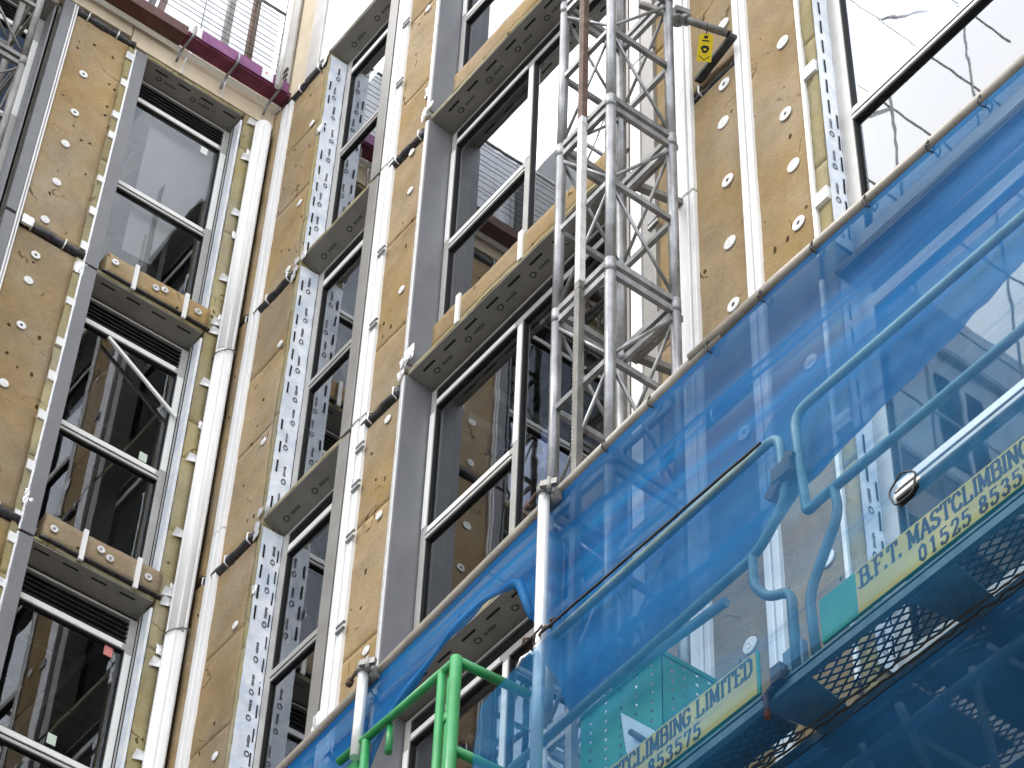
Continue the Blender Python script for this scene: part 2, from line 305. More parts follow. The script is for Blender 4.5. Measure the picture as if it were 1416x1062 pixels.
def board(F, u0, u1, z0, z1, w=0.0, mat='wool', th=.095, rag=.006, name='insulation_board', parent=None, amp=.006):
    """one wool board: ragged outline, lumpy face"""
    mb = MB(); i = mb.mi(mat); nu = max(2, int((u1-u0)/.05)); nz = max(2, int((z1-z0)/.05)); vv = []
    for a in range(nu+1):
        col = []
        for b in range(nz+1):
            u = u0+(u1-u0)*a/nu; z = z0+(z1-z0)*b/nz
            q = Vector((u*3.1+w*50, z*3.1, 5.5 if F is FA else 1.2))
            du = noise.noise(q*4)*rag if a in (0, nu) else 0; dz_ = noise.noise(q*4+Vector((9, 9, 9)))*rag*.4 if b in (0, nz) else 0
            dw = noise.noise(q)*amp + noise.noise(q*5)*amp*.5 - (.002 if (a in (0, nu) or b in (0, nz)) else 0)
            col.append(mb.bm.verts.new(F(u+du, z+dz_, w+dw-.004)))
        vv.append(col)
    for a in range(nu):
        for b in range(nz):
            f = mb.bm.faces.new((vv[a][b], vv[a+1][b], vv[a+1][b+1], vv[a][b+1])); f.smooth = True; f.material_index = i
    rim = [vv[a][0] for a in range(nu+1)] + [vv[nu][b] for b in range(1, nz+1)] + [vv[a][nz] for a in range(nu-1, -1, -1)] + [vv[0][b] for b in range(nz-1, 0, -1)]
    dv = F(0, 0, -th)-F(0, 0, 0); back = [mb.bm.verts.new(v.co+dv) for v in rim]; n = len(rim)
    for k in range(n): mb.bm.faces.new((rim[k], back[k], back[(k+1) % n], rim[(k+1) % n])).material_index = i
    return mb.build(name, None, parent or bld)

BOARDS = []
def strip(F, u0, u1, zs, **k):               # boards stacked between the levels zs
    for a, b in zip(zs[:-1], zs[1:]):
        o = board(F, u0, u1, a+.003, b-.003, **k); BOARDS.append((F, u0, u1, a, b, o))
def levels(bars, lo, hi, cut=(1.02, 2.02)):
    zs = []
    if cut is None: return [(f+.055, f+2.945) for f in bars]
    for f in bars:
        zs += [(f+.055, f+cut[0]), (f+cut[0], f+cut[1]), (f+cut[1], f+2.945)]
    return zs
BAR_B = [5.95, 8.95, 11.95, 14.95, 17.95]; TOP_B = 20.93
BAR_A = [11.74, 14.74, 17.74]; TOP_A = 20.70
def wool_strip(F, u0, u1, bars, cut=(1.02, 2.02)):
    for a, b in levels(bars, 0, 0, cut):
        o = board(F, u0, u1, a+.001, b-.001); BOARDS.append((F, u0, u1, a, b, o))
wool_strip(FB, .02, .775, BAR_B[1:], (1.2, 2.1))
wool_strip(FB, 2.02, 2.565, BAR_B[1:], (.75, 1.95))
wool_strip(FB, 5.08, 5.56, BAR_B[1:4], (.9, 2.0))
wool_strip(FB, 5.56, 6.12, BAR_B, None)
for a, b in ((6, 9.3), (9.3, 12.6), (12.6, 18)):
    o = board(FB, 6.12, 6.635, a, b); BOARDS.append((FB, 6.12, 6.635, a, b, o))
wool_strip(FA, -2.10, -1.555, BAR_A, None)
for z0, z1 in ((9.0, 11.9), (12.0, 14.9), (15.0, 17.9), (18.0, 20.88)): board(FB, .0, .118, z0, z1, .05, 'wool', .06, .008)
# narrow olive wool edges beside the openings
def edge(F, u0, u1, z0, z1, w=.004):
    z = z0
    while z < z1-.01:
        h = min(z1-z, 1.2); board(F, u0, u1, z+.002, z+h-.002, w, 'wool_edge', .09, .012, 'insulation_edge', amp=.008); z += h
edge(FB, .775, .838, 9.0, 21.0)
edge(FB, 6.665, 6.765, 6.0, 17.9, .0)
edge(FA, -1.555, -1.475, 11.8, 20.95)
edge(FA, -.335, -.19, 11.8, 20.85)

# plastic fixing washers
def fixing(F, P, r=.036, kind=0):
    best = None
    for (G, u0, u1, a, b, o) in BOARDS:
        u = P.x if F is FB else P.y
        if G is F and u0-.03 <= u <= u1+.03 and a-.06 <= P.z <= b+.06: best = o
    nrm = F(0, 0, 1); mb = MB(); P = Vector(P) + nrm*.004
    mb.disc(P, nrm, r*.35 if kind else 0, r, .006, 16, 'sticker')
    if kind: mb.disc(P-nrm*.001, nrm, 0, r*.34, .002, 10, 'slot')
    else: mb.disc(P+nrm*.0065, nrm, r*.2, r*.45, .002, 10, 'film')
    mb.build('fixing_washer', None, best or bld)
for x, y in [(115, 103), (103, 156), (90, 199), (78, 252), (62, 304), (49, 353), (39, 388), (29, 450), (5, 530)]:
    fixing(FA, onA(x, y), .042, y in (103, 156, 353, 450))
for x, y in [(432, 171), (415, 281), (399, 373), (388, 476), (365, 611), (326, 865), (298, 1046), (593, 12), (570, 211), (568, 264), (556, 401), (537, 580), (525, 713), (507, 900),
             (1001, 34), (1002, 117), (1001, 170), (1007, 250), (1010, 336), (1015, 422), (1030, 599), (1038, 893), (1083, 59), (1087, 158), (1098, 229), (1105, 309), (1122, 501), (1145, 773)]:
    fixing(FB, onB(x, y), .05 if x > 900 else .036, y in (117, 250, 158, 309, 422, 599))

# black cavity barriers at each floor
def barrier(F, u0, u1, z, h=.085, w=.02):
    mb = MB(); n = max(3, int((u1-u0)/.06)); pts = [F(u0+(u1-u0)*k/n, z+noise.noise(Vector((k*.7+u0*3, z, 2)))*.012, w-.03+noise.noise(Vector((k*.9, z, 7+u0)))*.012) for k in range(n+1)]
    mb.tube(pts, [h*.5*(1+.12*math.sin(k*2.1)) for k in range(n+1)], 8, 'black_foil')
    o = mb.build('cavity_barrier', None, bld)
    u = u0+.10
    while u < u1-.04:
        t = MB(); p = F(u, z, w+.018); t.tube([F(u, z-.055, w-.02), F(u, z-.03, w+.02), F(u+.004, z+.03, w+.02), F(u+.008, z+.055, w-.02)], .007, 6, 'foil'); t.build('foil_band', None, o); u += .3
for z in BAR_B[1:]+[TOP_B]:
    barrier(FB, .0, .77, z)
for z in BAR_B[1:]: barrier(FB, 2.12, 2.57, z)
for z in BAR_B[:4]:
    barrier(FB, 5.66, 6.07, z, .05, .0)
for z in BAR_A+[TOP_A]: barrier(FA, -2.09, -1.50, z)

# aluminium rails and the corner downpipe
def rail(F, u0, u1, z0, z1, name='support_rail', w=.032, split=.55, clips=(), side='white_alu'):
    mb = MB(); um = u0+(u1-u0)*split
    mb.box(F, u0, um-.006, z0, z1, -.01, w); mb.box(F, um-.006, um+.006, z0, z1, -.01, w-.022, 'frame_grey'); mb.box(F, um+.006, u1, z0, z1, -.01, w-.006, side)
    o = mb.build(name, 'white_alu', bld, .004)
    for z in clips:
        c = MB(); c.box(F, u1-.055, u1+.035, z-.035, z-.02, w-.005, w+.012, 'galv'); c.box(F, u1-.055, u1+.035, z+.012, z+.03, w-.005, w+.012, 'galv'); c.box(F, u1-.05, u1+.03, z-.02, z+.012, w-.004, w+.004, 'film'); c.build('clip', None, o)
rail(FB, .125, .265, 8, 15.4); rail(FB, .125, .265, 15.41, 20.9)
rail(FB, 2.005, 2.165, 8, 15.02, clips=[b.z for b in (onB(505, 668), onB(490, 745), onB(478, 870), onB(503, 622))]); rail(FB, 2.005, 2.165, 15.05, 18.0, clips=[onB(533, 350).z, onB(521, 452).z]); rail(FB, 2.005, 2.165, 18.03, 21.6, clips=[onB(563, 38).z, onB(555, 120).z])
rail(FB, 5.10, 5.33, 9, 15.9, split=.45, clips=[onB(903, 318).z], side='trim_grey'); rail(FB, 5.10, 5.33, 15.92, 19, split=.45, side='trim_grey')
rail(FB, 5.54, 5.685, 6, 14.0, split=.7); rail(FB, 5.54, 5.685, 14.02, 18, split=.7)
rail(FB, 6.11, 6.215, 5, 18, split=.5)
rail(FA, -2.135, -2.095, 12, 20.75, w=.03, split=.5)
pp = MB()
for z0, z1 in ((6, 14.33), (14.345, 17.42), (17.435, 20.55)):
    pp.tube([(.085, -.172, z0), (.085, -.172, z1)], .076, 24)
for a in (-.7, .35, 1.2):
    pp.bar((.085+.075*math.cos(a-.8), -.172+.075*math.sin(a-.8), 6), (.085+.075*math.cos(a-.8), -.172+.075*math.sin(a-.8), 20.5), .012, .012)
dp = pp.build('downpipe', 'pvc', bld)
for z in (14.35, 17.41):
    w = MB(); w.tube([(.085+.09*math.cos(t), -.172+.09*math.sin(t), z+.05*math.sin(t*1.0)) for t in [k*PI/8-PI for k in range(17)]], .006, 6); w.build('wire_tie', 'galv_old_backlit', dp)

# prints on membranes
def mark(mb, F, c, su, sz, plane, m='print'):
    """drop outline and a line of small strokes; plane(a,b)->point, thin solid"""
def drop_marks(mb, P, items, s=.04):
    # P(a,b,h): point on the sheet, a along, b across, h proud
    for (a, b) in items:
        n = 12; ring = []
        for k in range(n):
            t = 2*PI*k/n; r = s*(.62 if math.sin(t) < .6 else .62+.5*(math.sin(t)-.6)); ring.append((r*math.cos(t)*.85, r*math.sin(t)))
        for k in range(n):
            x0, y0 = ring[k]; x1, y1 = ring[(k+1) % n]; q = .62
            mb.quad([P(a+y0, b+x0, .0015), P(a+y1, b+x1, .0015), P(a+y1*q, b+x1*q, .0015), P(a+y0*q, b+x0*q, .0015)], 'print')
        x = a+s*1.6
        for k in range(6):
            w = s*random.uniform(.22, .34); h = s*random.uniform(.3, .5)
            mb.quad([P(x, b-h*.6, .0015), P(x+w, b-h*.6, .0015), P(x+w, b+h*.6, .0015), P(x, b+h*.6, .0015)], 'print'); x += w+s*.16
def slots(mb, P, items, L=.12, H=.018):
    for (a, b) in items:
        mb.quad([P(a, b-H/2, .001), P(a+L, b-H/2, .001), P(a+L, b+H/2, .001), P(a, b+H/2, .001)], 'slot')

def soffit(F, u0, u1, z, d, dip=.05, w0=.0, phase=0, marks=True, slot=True, rnd=1):
    """perforated closer under the head: front lip, sloping underside with slots and prints"""
    mb = MB(); h = .06
    a = lambda u, w, dz=0: F(u, z-dip*(w0-w)/d-dz, w)
    mb.hexa([a(u0, w0), a(u1, w0), a(u1, -d), a(u0, -d), F(u0, z+.011, w0), F(u1, z+.011, w0), F(u1, z+.011, -d), F(u0, z+.011, -d)], 'soffit')
    P = lambda s, t, hh: a(u0+s, w0-t, hh)
    L = u1-u0
    if slot: slots(mb, P, [(s, d*.26) for s in [phase+.05+k*.24 for k in range(int((L-.2)/.24)+1)] if s+.13 < L], .13, .016)
    if marks: drop_marks(mb, P, [(s, d*.55) for s in [.12+k*.36+phase for k in range(int((L-.2)/.36)+1)] if s+.25 < L], .043)
    o = mb.build('head_closer', None, bld)
    e = board(F, u0-.01, u1+.01, z+.013, z+.05, w0+.006, 'wool_edge', .15, .01, 'insulation_edge', amp=.01)
    return o

def window(F, u0, u1, top, bot, d, mulls=(), trans=None, vent=.15, film='', head=.17, fr=.055, wtop=.02):
    """frame (bars, louvre, film) with panes; d = depth of the frame face behind the wall face"""
    f = MB(); dp = .075; t0 = top-wtop
    bx = lambda a, b, c, e, w0=-d-dp, w1=-d, m=None: f.box(F, a, b, c, e, w0, w1, m)
    bx(u0, u0+fr, bot, t0); bx(u1-fr, u1, bot, t0); bx(u0+fr, u1-fr, bot, bot+fr)
    hz = top-head                                  # top of the head rail of the glazed part
    bx(u0+fr, u1-fr, hz-fr, hz)
    bx(u0+fr, u1-fr, t0-.02, t0)
    vs = sorted(mulls)
    for v in vs: bx(v-fr/2, v+fr/2, bot+fr, hz-fr)
    ed = [u0+fr] + [e for v in vs for e in (v-fr/2, v+fr/2)] + [u1-fr]
    cells = [(ed[k], ed[k+1]) for k in range(0, len(ed), 2)]
    for k, (a, b) in enumerate(cells):
        if trans and (k == 0 or len(cells) == 1):
            bx(a, b, trans-.05, trans+.05)
            bx(a, b, trans-.022, trans-.010, -d, -d+.004, 'slot')
    fo = f.build('window', 'frame_grey', bld, .003)
    # louvre
    v = MB(); v.box(F, u0+fr, u1-fr, hz+.004, t0-.021, -d-.06, -d-.05, 'slot')
    n = 5; hh = (t0-.021-hz-.004)
    for k in range(n):
        z = hz+.006+hh*(k+.5)/n; p = [F(u0+fr, z-.010, -d-.004), F(u1-fr, z-.010, -d-.004), F(u1-fr, z+.004, -d-.045), F(u0+fr, z+.004, -d-.045)]
        v.prism(p, F(0, .004, 0), 'dark_steel')
    v.build('louvre', None, fo)
    # white protective film on the sections
    s = MB(); e = .0035; fw = fr*.86
    a, b = cells[0]
    if 'h' in film: s.box(F, a+.02, b-.03, hz-fr+.006, hz-.008, -d, -d+e)
    if 'l' in film and trans: s.box(F, a-fw-.004, a-.004, trans+.075, hz-fr-.06, -d, -d+e)
    if 'r' in film and trans: s.box(F, b+.004, b+.004+fw, trans+.075, hz-fr-.03, -d, -d+e)
    if 't' in film and trans: s.box(F, a+.02, b-.03, trans-.002, trans+.044, -d, -d+e); s.box(F, a+.0, b-.01, trans-.047, trans-.024, -d, -d+e, 'film2')
    if film: s.build('protective_film', 'film', fo)
    # panes
    for k, (a, b) in enumerate(cells):
        zz = [(bot+fr, trans-.05), (trans+.05, hz-fr)] if trans and k == 0 else [(bot+fr, hz-fr)]
        for z0, z1 in zz:
            g = MB(); g.quad([F(a-.01, z0-.01, -d-.03), F(b+.01, z0-.01, -d-.03), F(b+.01, z1+.01, -d-.03), F(a-.01, z1+.01, -d-.03)], 'glass'); g.build('pane', None, fo)
            gk = MB()
            for (q0, q1, q2, q3) in ((a, a+.008, z0, z1), (b-.008, b, z0, z1), (a+.008, b-.008, z0, z0+.01), (a+.008, b-.008, z1-.01, z1)): gk.box(F, q0, q1, q2, q3, -d-.029, -d-.008)
            gk.build('gasket', 'slot', fo)
    return fo

def room(F, u0, u1, top, bot, d, depth=3.2, seed=0):
    mb = MB(); r = random.Random(seed); a, b = u0-.15, u1+.15
    z0, z1 = bot-.3, top-.10
    w0, w1 = -.425, -.425-depth
    P = F
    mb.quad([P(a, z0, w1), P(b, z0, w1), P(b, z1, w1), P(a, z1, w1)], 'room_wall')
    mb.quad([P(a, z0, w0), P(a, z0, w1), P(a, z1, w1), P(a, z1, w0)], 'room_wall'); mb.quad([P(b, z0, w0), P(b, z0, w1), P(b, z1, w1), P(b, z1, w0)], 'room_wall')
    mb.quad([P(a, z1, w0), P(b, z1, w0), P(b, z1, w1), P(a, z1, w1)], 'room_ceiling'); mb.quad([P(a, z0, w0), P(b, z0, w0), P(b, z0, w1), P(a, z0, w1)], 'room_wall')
    # studs, ducts and pipes under the ceiling
    u = u0+.12
    while u < u1-.1:
        if r.random() < .75:
            k = r.random(); w = w0-.05-r.random()*.5
            if k < .4: mb.tube([P(u, z1-.08, w0-.02), P(u+r.uniform(-.1, .1), z1-.08, w1)], .04, 10, 'duct')
            elif k < .55: mb.tube([P(u, z1-.16, w0-.02), P(u+.05, z1-.16, w1)], .022, 8, 'blue_pipe')
            elif k < .85: mb.box(F, u, u+.045, z0, z1-.001, w-.06, w, 'duct')
            else: mb.box(F, u, u+.3, z0, z1-.001, w-.04, w-.01, 'pink_board')
        u += r.uniform(.16, .38)
    for k in range(3):
        w = w0-.35-.5*k; mb.box(F, a+.01, b-.01, z1-.035, z1-.002, w-.04, w, 'room_wall')
    mb.build('room', None, bld)

seed = 11
# ---- right wall, narrow windows
for i, f in enumerate(F_B):
    u0, u1 = COL_B[0]; d = .17; bot = f-3+SILL
    soffit(FB, u0, u1-.10, f, d+.02, .075, phase=.03*i, slot=False)
    fo = window(FB, u0+.03, u1-.04, f-.075, bot, d, trans=f-1.50, head=.17, film='h', fr=.072)
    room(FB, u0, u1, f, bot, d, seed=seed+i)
    # silvery membrane lining the left reveal
    zb = f-2.99; zt = f-.085
    mb = MB(); n = 60; i0 = mb.mi('membrane')
    P = lambda s, t, h, u0=u0, zb=zb: FB(u0+.022+h+.007*noise.noise(Vector((s*6, t*9, i)))+.008*noise.noise(Vector((s*17, t*23, 4))), zb+s, .006-t)
    cols = 5; V = [[mb.bm.verts.new(P((zt-zb)*a/n, (d+.005)*b/cols, 0)) for b in range(cols+1)] for a in range(n+1)]
    for a in range(n):
        for b in range(cols):
            fc = mb.bm.faces.new((V[a][b], V[a][b+1], V[a+1][b+1], V[a+1][b])); fc.smooth = True; fc.material_index = i0
    PP = lambda s, t, h: P(s, t, h+.003)
    L_ = zt-zb
    if i >= 2: slots(mb, PP, [(.1+k*.21+random.uniform(-.02, .02), .035+random.uniform(-.006, .006)) for k in range(13) if random.random() < .7], .12, .016)
    drop_marks(mb, PP, [(.18+k*.30+random.uniform(-.05, .05), .10+random.uniform(-.02, .02)) for k in range(9)], .04)
    if i < 2: slots(mb, PP, [(.1+k*.21, .150) for k in range(13)], .12, .012); slots(mb, PP, [(2.0+k*.2, .03) for k in range(4)], .13, .016)
    mb.build('reveal_membrane', None, bld, recalc=False)
    # grey flange at the right edge
    q = MB(); q.box(FB, u1-.13, u1-.004, f-3.02+.06, f-.005 if i < 3 else f+1.2, -.03, .012); q.box(FB, u1-.13, u1-.115, f-3.02+.06, f-.005 if i < 3 else f+1.2, -.17, -.03)
    q.build('jamb_trim', 'trim_grey', bld, .003)
    for k in range(4):
        t = MB(); z = f+random.uniform(-.22, .05); u = u0-.045+random.uniform(-.02, .02); t.prism([FB(u-.03, z, .016), FB(u+.03, z+.015, .02), FB(u+.035, z+.07, .018), FB(u-.02, z+.085, .02)], FB(0, 0, .006), 'foil'); t.build('foil_tape', None, bld)
# ---- right wall, wide windows
for i, f in enumerate(F_B):
    u0, u1 = COL_B[1]; d = .20; bot = f-3+SILL+.02
    soffit(FB, u0+.02, u1, f, d+.02, .03, phase=.05*i)
    fo = window(FB, u0+.03, u1-.02, f-.03, bot, d, mulls=(3.66, 4.84) if 1 else (), trans=f-1.475, head=.15, film='hlrt')
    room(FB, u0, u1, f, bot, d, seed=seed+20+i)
    q = MB(); q.box(FB, u0, u0+.018, f-2.88, f-.004, -.21, .015); q.box(FB, u0-.012, u0, f-2.88, f-.004, -.05, .02, 'film')
    q.build('jamb_liner', 'grey_ppc', bld)
    q = MB(); q.box(FB, u0-.048, u0-.013, f-2.90, f+.02, -.03, .012, 'foil'); q.build('tape_line', None, bld)
    q = MB(); q.box(FB, 4.93, 5.066, f-2.95, f-.004, -.03, .014); q.build('jamb_trim', 'trim_grey', bld)
    if i > 0 and i < 3 or i == 0:
        up = board(FB, u0+.28, u1-.02, f+.052, f+.29, .0, 'wool', .12, .02)
        for x, y in (((633, 415), (720, 320)) if i == 1 else ((), ())[:0]):
            p = onB(x, y, .01); k = MB(); k.box(FB, p.x-.022, p.x+.022, f+.03, f+.33, -.005, .014); k.build('bracket', 'sticker', up)
    for k in range(5):
        t = MB(); z = f+random.uniform(-.02, .12); u = u0-.02+random.uniform(-.04, .05); t.prism([FB(u-.03, z, .016), FB(u+.04, z+.02, .03), FB(u+.03, z+.08, .02), FB(u-.03, z+.07, .03)], FB(0, 0, .006), 'foil'); t.build('foil_tape', None, bld)
# ---- right wall, large windows beside the blue net
for i, f in enumerate(F_B[:3]):
    u0, u1 = COL_B[2]; d = .12; zt = f-1.33; F3 = f+.15
    soffit(FB, u0, u1, F3, d+.02, .03)
    window(FB, u0+.02, u1, F3-.03, F3-3+SILL, d, mulls=(8.35,), trans=f-(1.50 if i == 0 else 1.45), head=.15, film='t', fr=.10)
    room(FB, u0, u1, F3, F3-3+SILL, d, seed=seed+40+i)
    mb = MB(); zb = F3-2.75; PP = lambda s, t, h, zb=zb: FB(u0+.02+h+.004*noise.noise(Vector((s*7, t*9, 3))), zb+s, .004-t)
    n = 50; V = [[mb.bm.verts.new(PP(2.7*a/n, .125*b/3, 0)) for b in range(4)] for a in range(n+1)]; i0 = mb.mi('membrane')
    for a in range(n):
        for b in range(3):
            fc = mb.bm.faces.new((V[a][b], V[a][b+1], V[a+1][b+1], V[a+1][b])); fc.smooth = True; fc.material_index = i0
    slots(mb, lambda s, t, h: PP(s, t, h+.003), [(1.2+k*.2, .05) for k in range(7)] + [(.1+k*.2, .105) for k in range(6)], .13, .014); drop_marks(mb, lambda s, t, h: PP(s, t, h+.003), [(.1+k*.3, .05) for k in range(4)], .036)
    mb.build('reveal_membrane', None, bld, recalc=False)
    q = MB(); q.box(FB, u0-.125, u0-.098, f-2.6, f+.2, -.02, .012, 'film'); q.build('tape_line', None, bld)
    for z in (f-1.0, f-2.2):
        t = MB(); t.box(FB, u0-.10, u0+.005, z, z+.10, -.02, .02, 'film'); t.build('foil_tape', None, bld)

# ---- left wall
for i, f in enumerate(F_A):
    u0, u1 = COL_A[1]; d = .18; bot = f-3.01+SILL
    soffit(FA, u0+.005, u1, f, d+.02, .035, phase=.04*i, marks=(i == 2))
    fo = window(FA, u0+.01, u1-.0, f-.05, bot, d, trans=f-1.57, head=.27, film='hrt', fr=.06)
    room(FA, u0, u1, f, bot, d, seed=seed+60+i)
    q = MB(); q.box(FA, u0-.10, u0+.012, f-2.98, f+.005, -.02, .022); q.box(FA, u0-.006, u0+.012, f-2.98, f-.002, -.18, -.02); q.box(FA, u0-.118, u0-.1005, f-2.98, f+.005, -.02, .016, 'foil')
    q.build('jamb_trim', 'grey_ppc', bld, .003)
    q = MB(); q.box(FA, u1-.002, u1+.016, f-2.95, f-.05, -.18, -.004, 'membrane')
    for w0, w1, m in ((-.168, -.150, 'slot'), (-.118, -.108, 'slot'), (-.148, -.12, 'frame_grey'), (-.016, -.004, 'film')): q.box(FA, u1-.006, u1-.0025, f-2.95, f-.06, w0, w1, m)
    q.build('reveal_membrane', None, bld)
    # insulation upstand over the head with its brackets
    if i < 2:
        up = board(FA, u0+.07, u1+.03, f+.075, f+.30, .02, 'wool', .13, .015)
        lip = board(FA, u0+.05, u1+.05, f+.05, f+.072, .035, 'black_foil', .03, .01, 'joint', amp=.004)
        for s in (.33, .80) if i == 1 else (.38, .83):
            k = MB(); uu = u0+s*(u1-u0); k.box(FA, uu-.018, uu+.018, f+.01, f+.31, .024, .045); k.build('bracket', 'sticker', up)
        for s in (.14, .52, .92, .6):
            uu = u0+s*(u1-u0); P = FA(uu, f+.19+random.uniform(-.03, .03), .03); k = MB(); k.disc(P, (1, 0, 0), .013, .034, .006, 14, 'foil'); k.build('fixing_washer', None, up)
    # white tape tabs
    for z in [f-2.86, f-2.4, f-1.9, f-1.35, f-1.05, f-.55, f-.12]:
        t = MB(); z += random.uniform(-.06, .06); h = random.uniform(.07, .11); t.box(FA, u0-.175+random.uniform(-.01, .01), u0-.085, z, z+h, -.02, .015, 'foil' if random.random() < .3 else 'sticker'); t.build('tape_tab', None, bld)
    for z in [f-2.9, f-2.3, f-1.45, f-.6, f-.02]:
        t = MB(); z += random.uniform(-.06, .06); u = u1+.10
        t.prism([FA(u-.05, z, .012), FA(u+.04, z+.02, .02), FA(u+.05, z+.10, .014), FA(u-.03, z+.09, .024)], FA(0, 0, .006), 'foil'); t.build('foil_tape', None, bld)
    # stickers on the glass
    for (su, sz, m) in {2: [(.80, -.52, 'sticker')], 1: [(.80, -1.48, 'sticker_green')], 0: [(.55, -1.46, 'sticker_green'), (.83, -.48, 'sticker_red')]}[i]:
        k = MB(); uu = u0+su*(u1-u0); k.box(FA, uu-.035, uu+.035, f+sz, f+sz+.09, -d-.0295, -d-.0275, m); k.build('glass_sticker', None, fo)
    if i == 1:
        k = MB(); a = onA(150, 466, -.15); b = onA(243, 577, -.15); k.bar(a, b, .03, .02, 'film', (1, 0, 0)); k.build('stay_bar', None, fo)
    if i == 2:     # a pale sheet leaning inside the glass
        k = MB(); poly = [onA(x, y, -.33) for x, y in ((213, 152), (309, 212), (303, 262), (262, 290), (246, 314), (208, 366), (168, 345))]
        k.prism(poly, (-.012, 0, 0), 'blind'); k.build('blind_sheet', None, bld)
for i, f in enumerate(F_A):      # the next column, mostly outside the frame
    u0, u1 = COL_A[0]; d = .18; bot = f-3.01+SILL
    soffit(FA, u0, u1, f, d+.02, .035, marks=False)
    window(FA, u0, u1-.01, f-.05, bot, d, trans=f-1.57, head=.27, film='hrt', fr=.06)
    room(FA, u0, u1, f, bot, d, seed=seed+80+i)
    q = MB(); q.box(FA, u1+.05, u1+.141, f-2.85, f+.12, -.02, .02); q.box(FA, u1+.0065, u1+.0495, f-2.85, f+.12, -.16, -.10, 'soffit'); q.box(FA, u1-.012, u1+.006, f-2.9, f, -.18, -.02); q.build('jamb_trim', 'grey_ppc', bld, .003)
q = MB(); q.box(FA, -2.085, -1.99, 17.69, 17.79, .02, .045, 'foil'); q.build('foil_tape', None, bld)

def crumple(F, P, a, seed):
    mb = MB(); n = 8; i0 = mb.mi('foil'); V = []
    for p in range(n+1):
        row = []
        for q in range(n+1):
            u, v = p/n-.5, q/n-.5; k = Vector((u*5+seed, v*5, seed*1.7)); r = 1+.15*noise.noise(k*.7)
            row.append(mb.bm.verts.new(Vector(P)+F(u*a*r, v*a*1.5*r, .010+.16*a*abs(noise.noise(k*.7))+.008*(1-4*u*u)*(1-4*v*v))))
        V.append(row)
    for p in range(n):
        for q in range(n):
            mb.bm.faces.new((V[p][q], V[p+1][q], V[p+1][q+1], V[p][q+1])).material_index = i0
    o = mb.build('foil_tape', None, bld); md = o.modifiers.new('thick', 'SOLIDIFY'); md.thickness = .002
for k, (x, y, a) in enumerate(((594, 126, .09), (568, 490, .10), (443, 180, .06), (422, 352, .07), (538, 215, .08), (372, 700, .06), (440, 998, .09), (353, 815, .06))): crumple(FB, onB(x, y), a, k*3.3)
for k, (x, y, a) in enumerate(((112, 372, .10), (40, 690, .10), (344, 213, .06), (324, 327, .06), (306, 445, .09), (278, 590, .06), (240, 818, .08), (220, 900, .06))): crumple(FA, onA(x, y), a, 50+k*2.7)
# lamps and a hanging plastic sheet inside the wide window
m, nt_, b_ = nodes('lamp'); b_.inputs['Base Color'].default_value = (1, 1, 1, 1); b_.inputs['Emission Color'].default_value = (1, .97, .9, 1); b_.inputs['Emission Strength'].default_value = 9
surf('plastic', (.20, .21, .52), (.40, .42, .70), 14, .3, 0, .8, 18)
for a, b in (((654, 638), (672, 648)),):
    k = MB(); k.tube([onB(*a, -1.0), onB(*b, -1.0)], .012, 8, 'lamp'); k.build('lamp_tube', None, bld)
for x, y in ((655, 618), (661, 628), (667, 624)):
    k = MB(); p = onB(x, y, -1.0); k.tube([p, p+Vector((0, 0, .03))], .016, 8, 'lamp'); k.build('lamp_bulb', None, bld)
for (x0, y0, x1, y1) in ((676, 545, 705, 610), (750, 600, 762, 640)):
    mb = MB(); n = 14; i0 = mb.mi('plastic'); p = onB(x0, y0, -.75); q = onB(x1, y1, -.75)
    V = [[mb.bm.verts.new(Vector((p.x+(q.x-p.x)*a/n, p.y+.09*noise.noise(Vector((a*.5, c*.4, 3))), p.z+(q.z-p.z)*c/n+.05*noise.noise(Vector((a*.4, c*.3, 8)))))) for c in range(n+1)] for a in range(n+1)]
    for a in range(n):
        for c in range(n):
            f = mb.bm.faces.new((V[a][c], V[a+1][c], V[a+1][c+1], V[a][c+1])); f.smooth = True; f.material_index = i0
    o = mb.build('plastic_sheet', None, bld, recalc=False); md = o.modifiers.new('thick', 'SOLIDIFY'); md.thickness = .003

# ---- pale sheathing above the top floor
for u0, u1 in ((-9, -3.3), (-3.29, -1.56), (-1.548, -1.02), (-1.012, -.60), (-.592, -.0)):
    mb = MB(); mb.box(FA, u0, u1, 20.79 if u0 < -1.56 else 20.70, 21.30, -.09, .012); mb.build('sheathing_board', 'beige', bld, .003)
for y0 in (-1.02, -.6):
    k = MB(); k.bar((.016, y0-.004, 20.69), (.016, y0+.01, 20.98), .014, .012, 'foil', (1, 0, 0)); k.bar((.016, y0+.01, 20.98), (.016, y0+.05, 21.08), .014, .012, 'foil', (1, 0, 0)); k.build('wire_clip', None, bld)
k = MB(); k.box(FA, -1.548, -.60, 20.98, 20.988, .012, .016, 'frame_grey'); k.build('board_joint', None, bld)
mb = MB(); mb.box(FB, .0, .46, 20.98, 24.6, -.09, .012); mb.build('sheathing_board', 'beige', bld, .003)
mb = MB(); mb.box(FB, .46, .66, 20.97, 24.6, -.09, .03); mb.build('post_strip', 'frame_grey', bld, .004)
mb = MB(); mb.box(FB, .66, 12.5, 21.06, 24.6, -.09, .008); mb.build('sheathing_board', 'sheet', bld, .003)  # white instead of beige: strong sunlight painted into this board

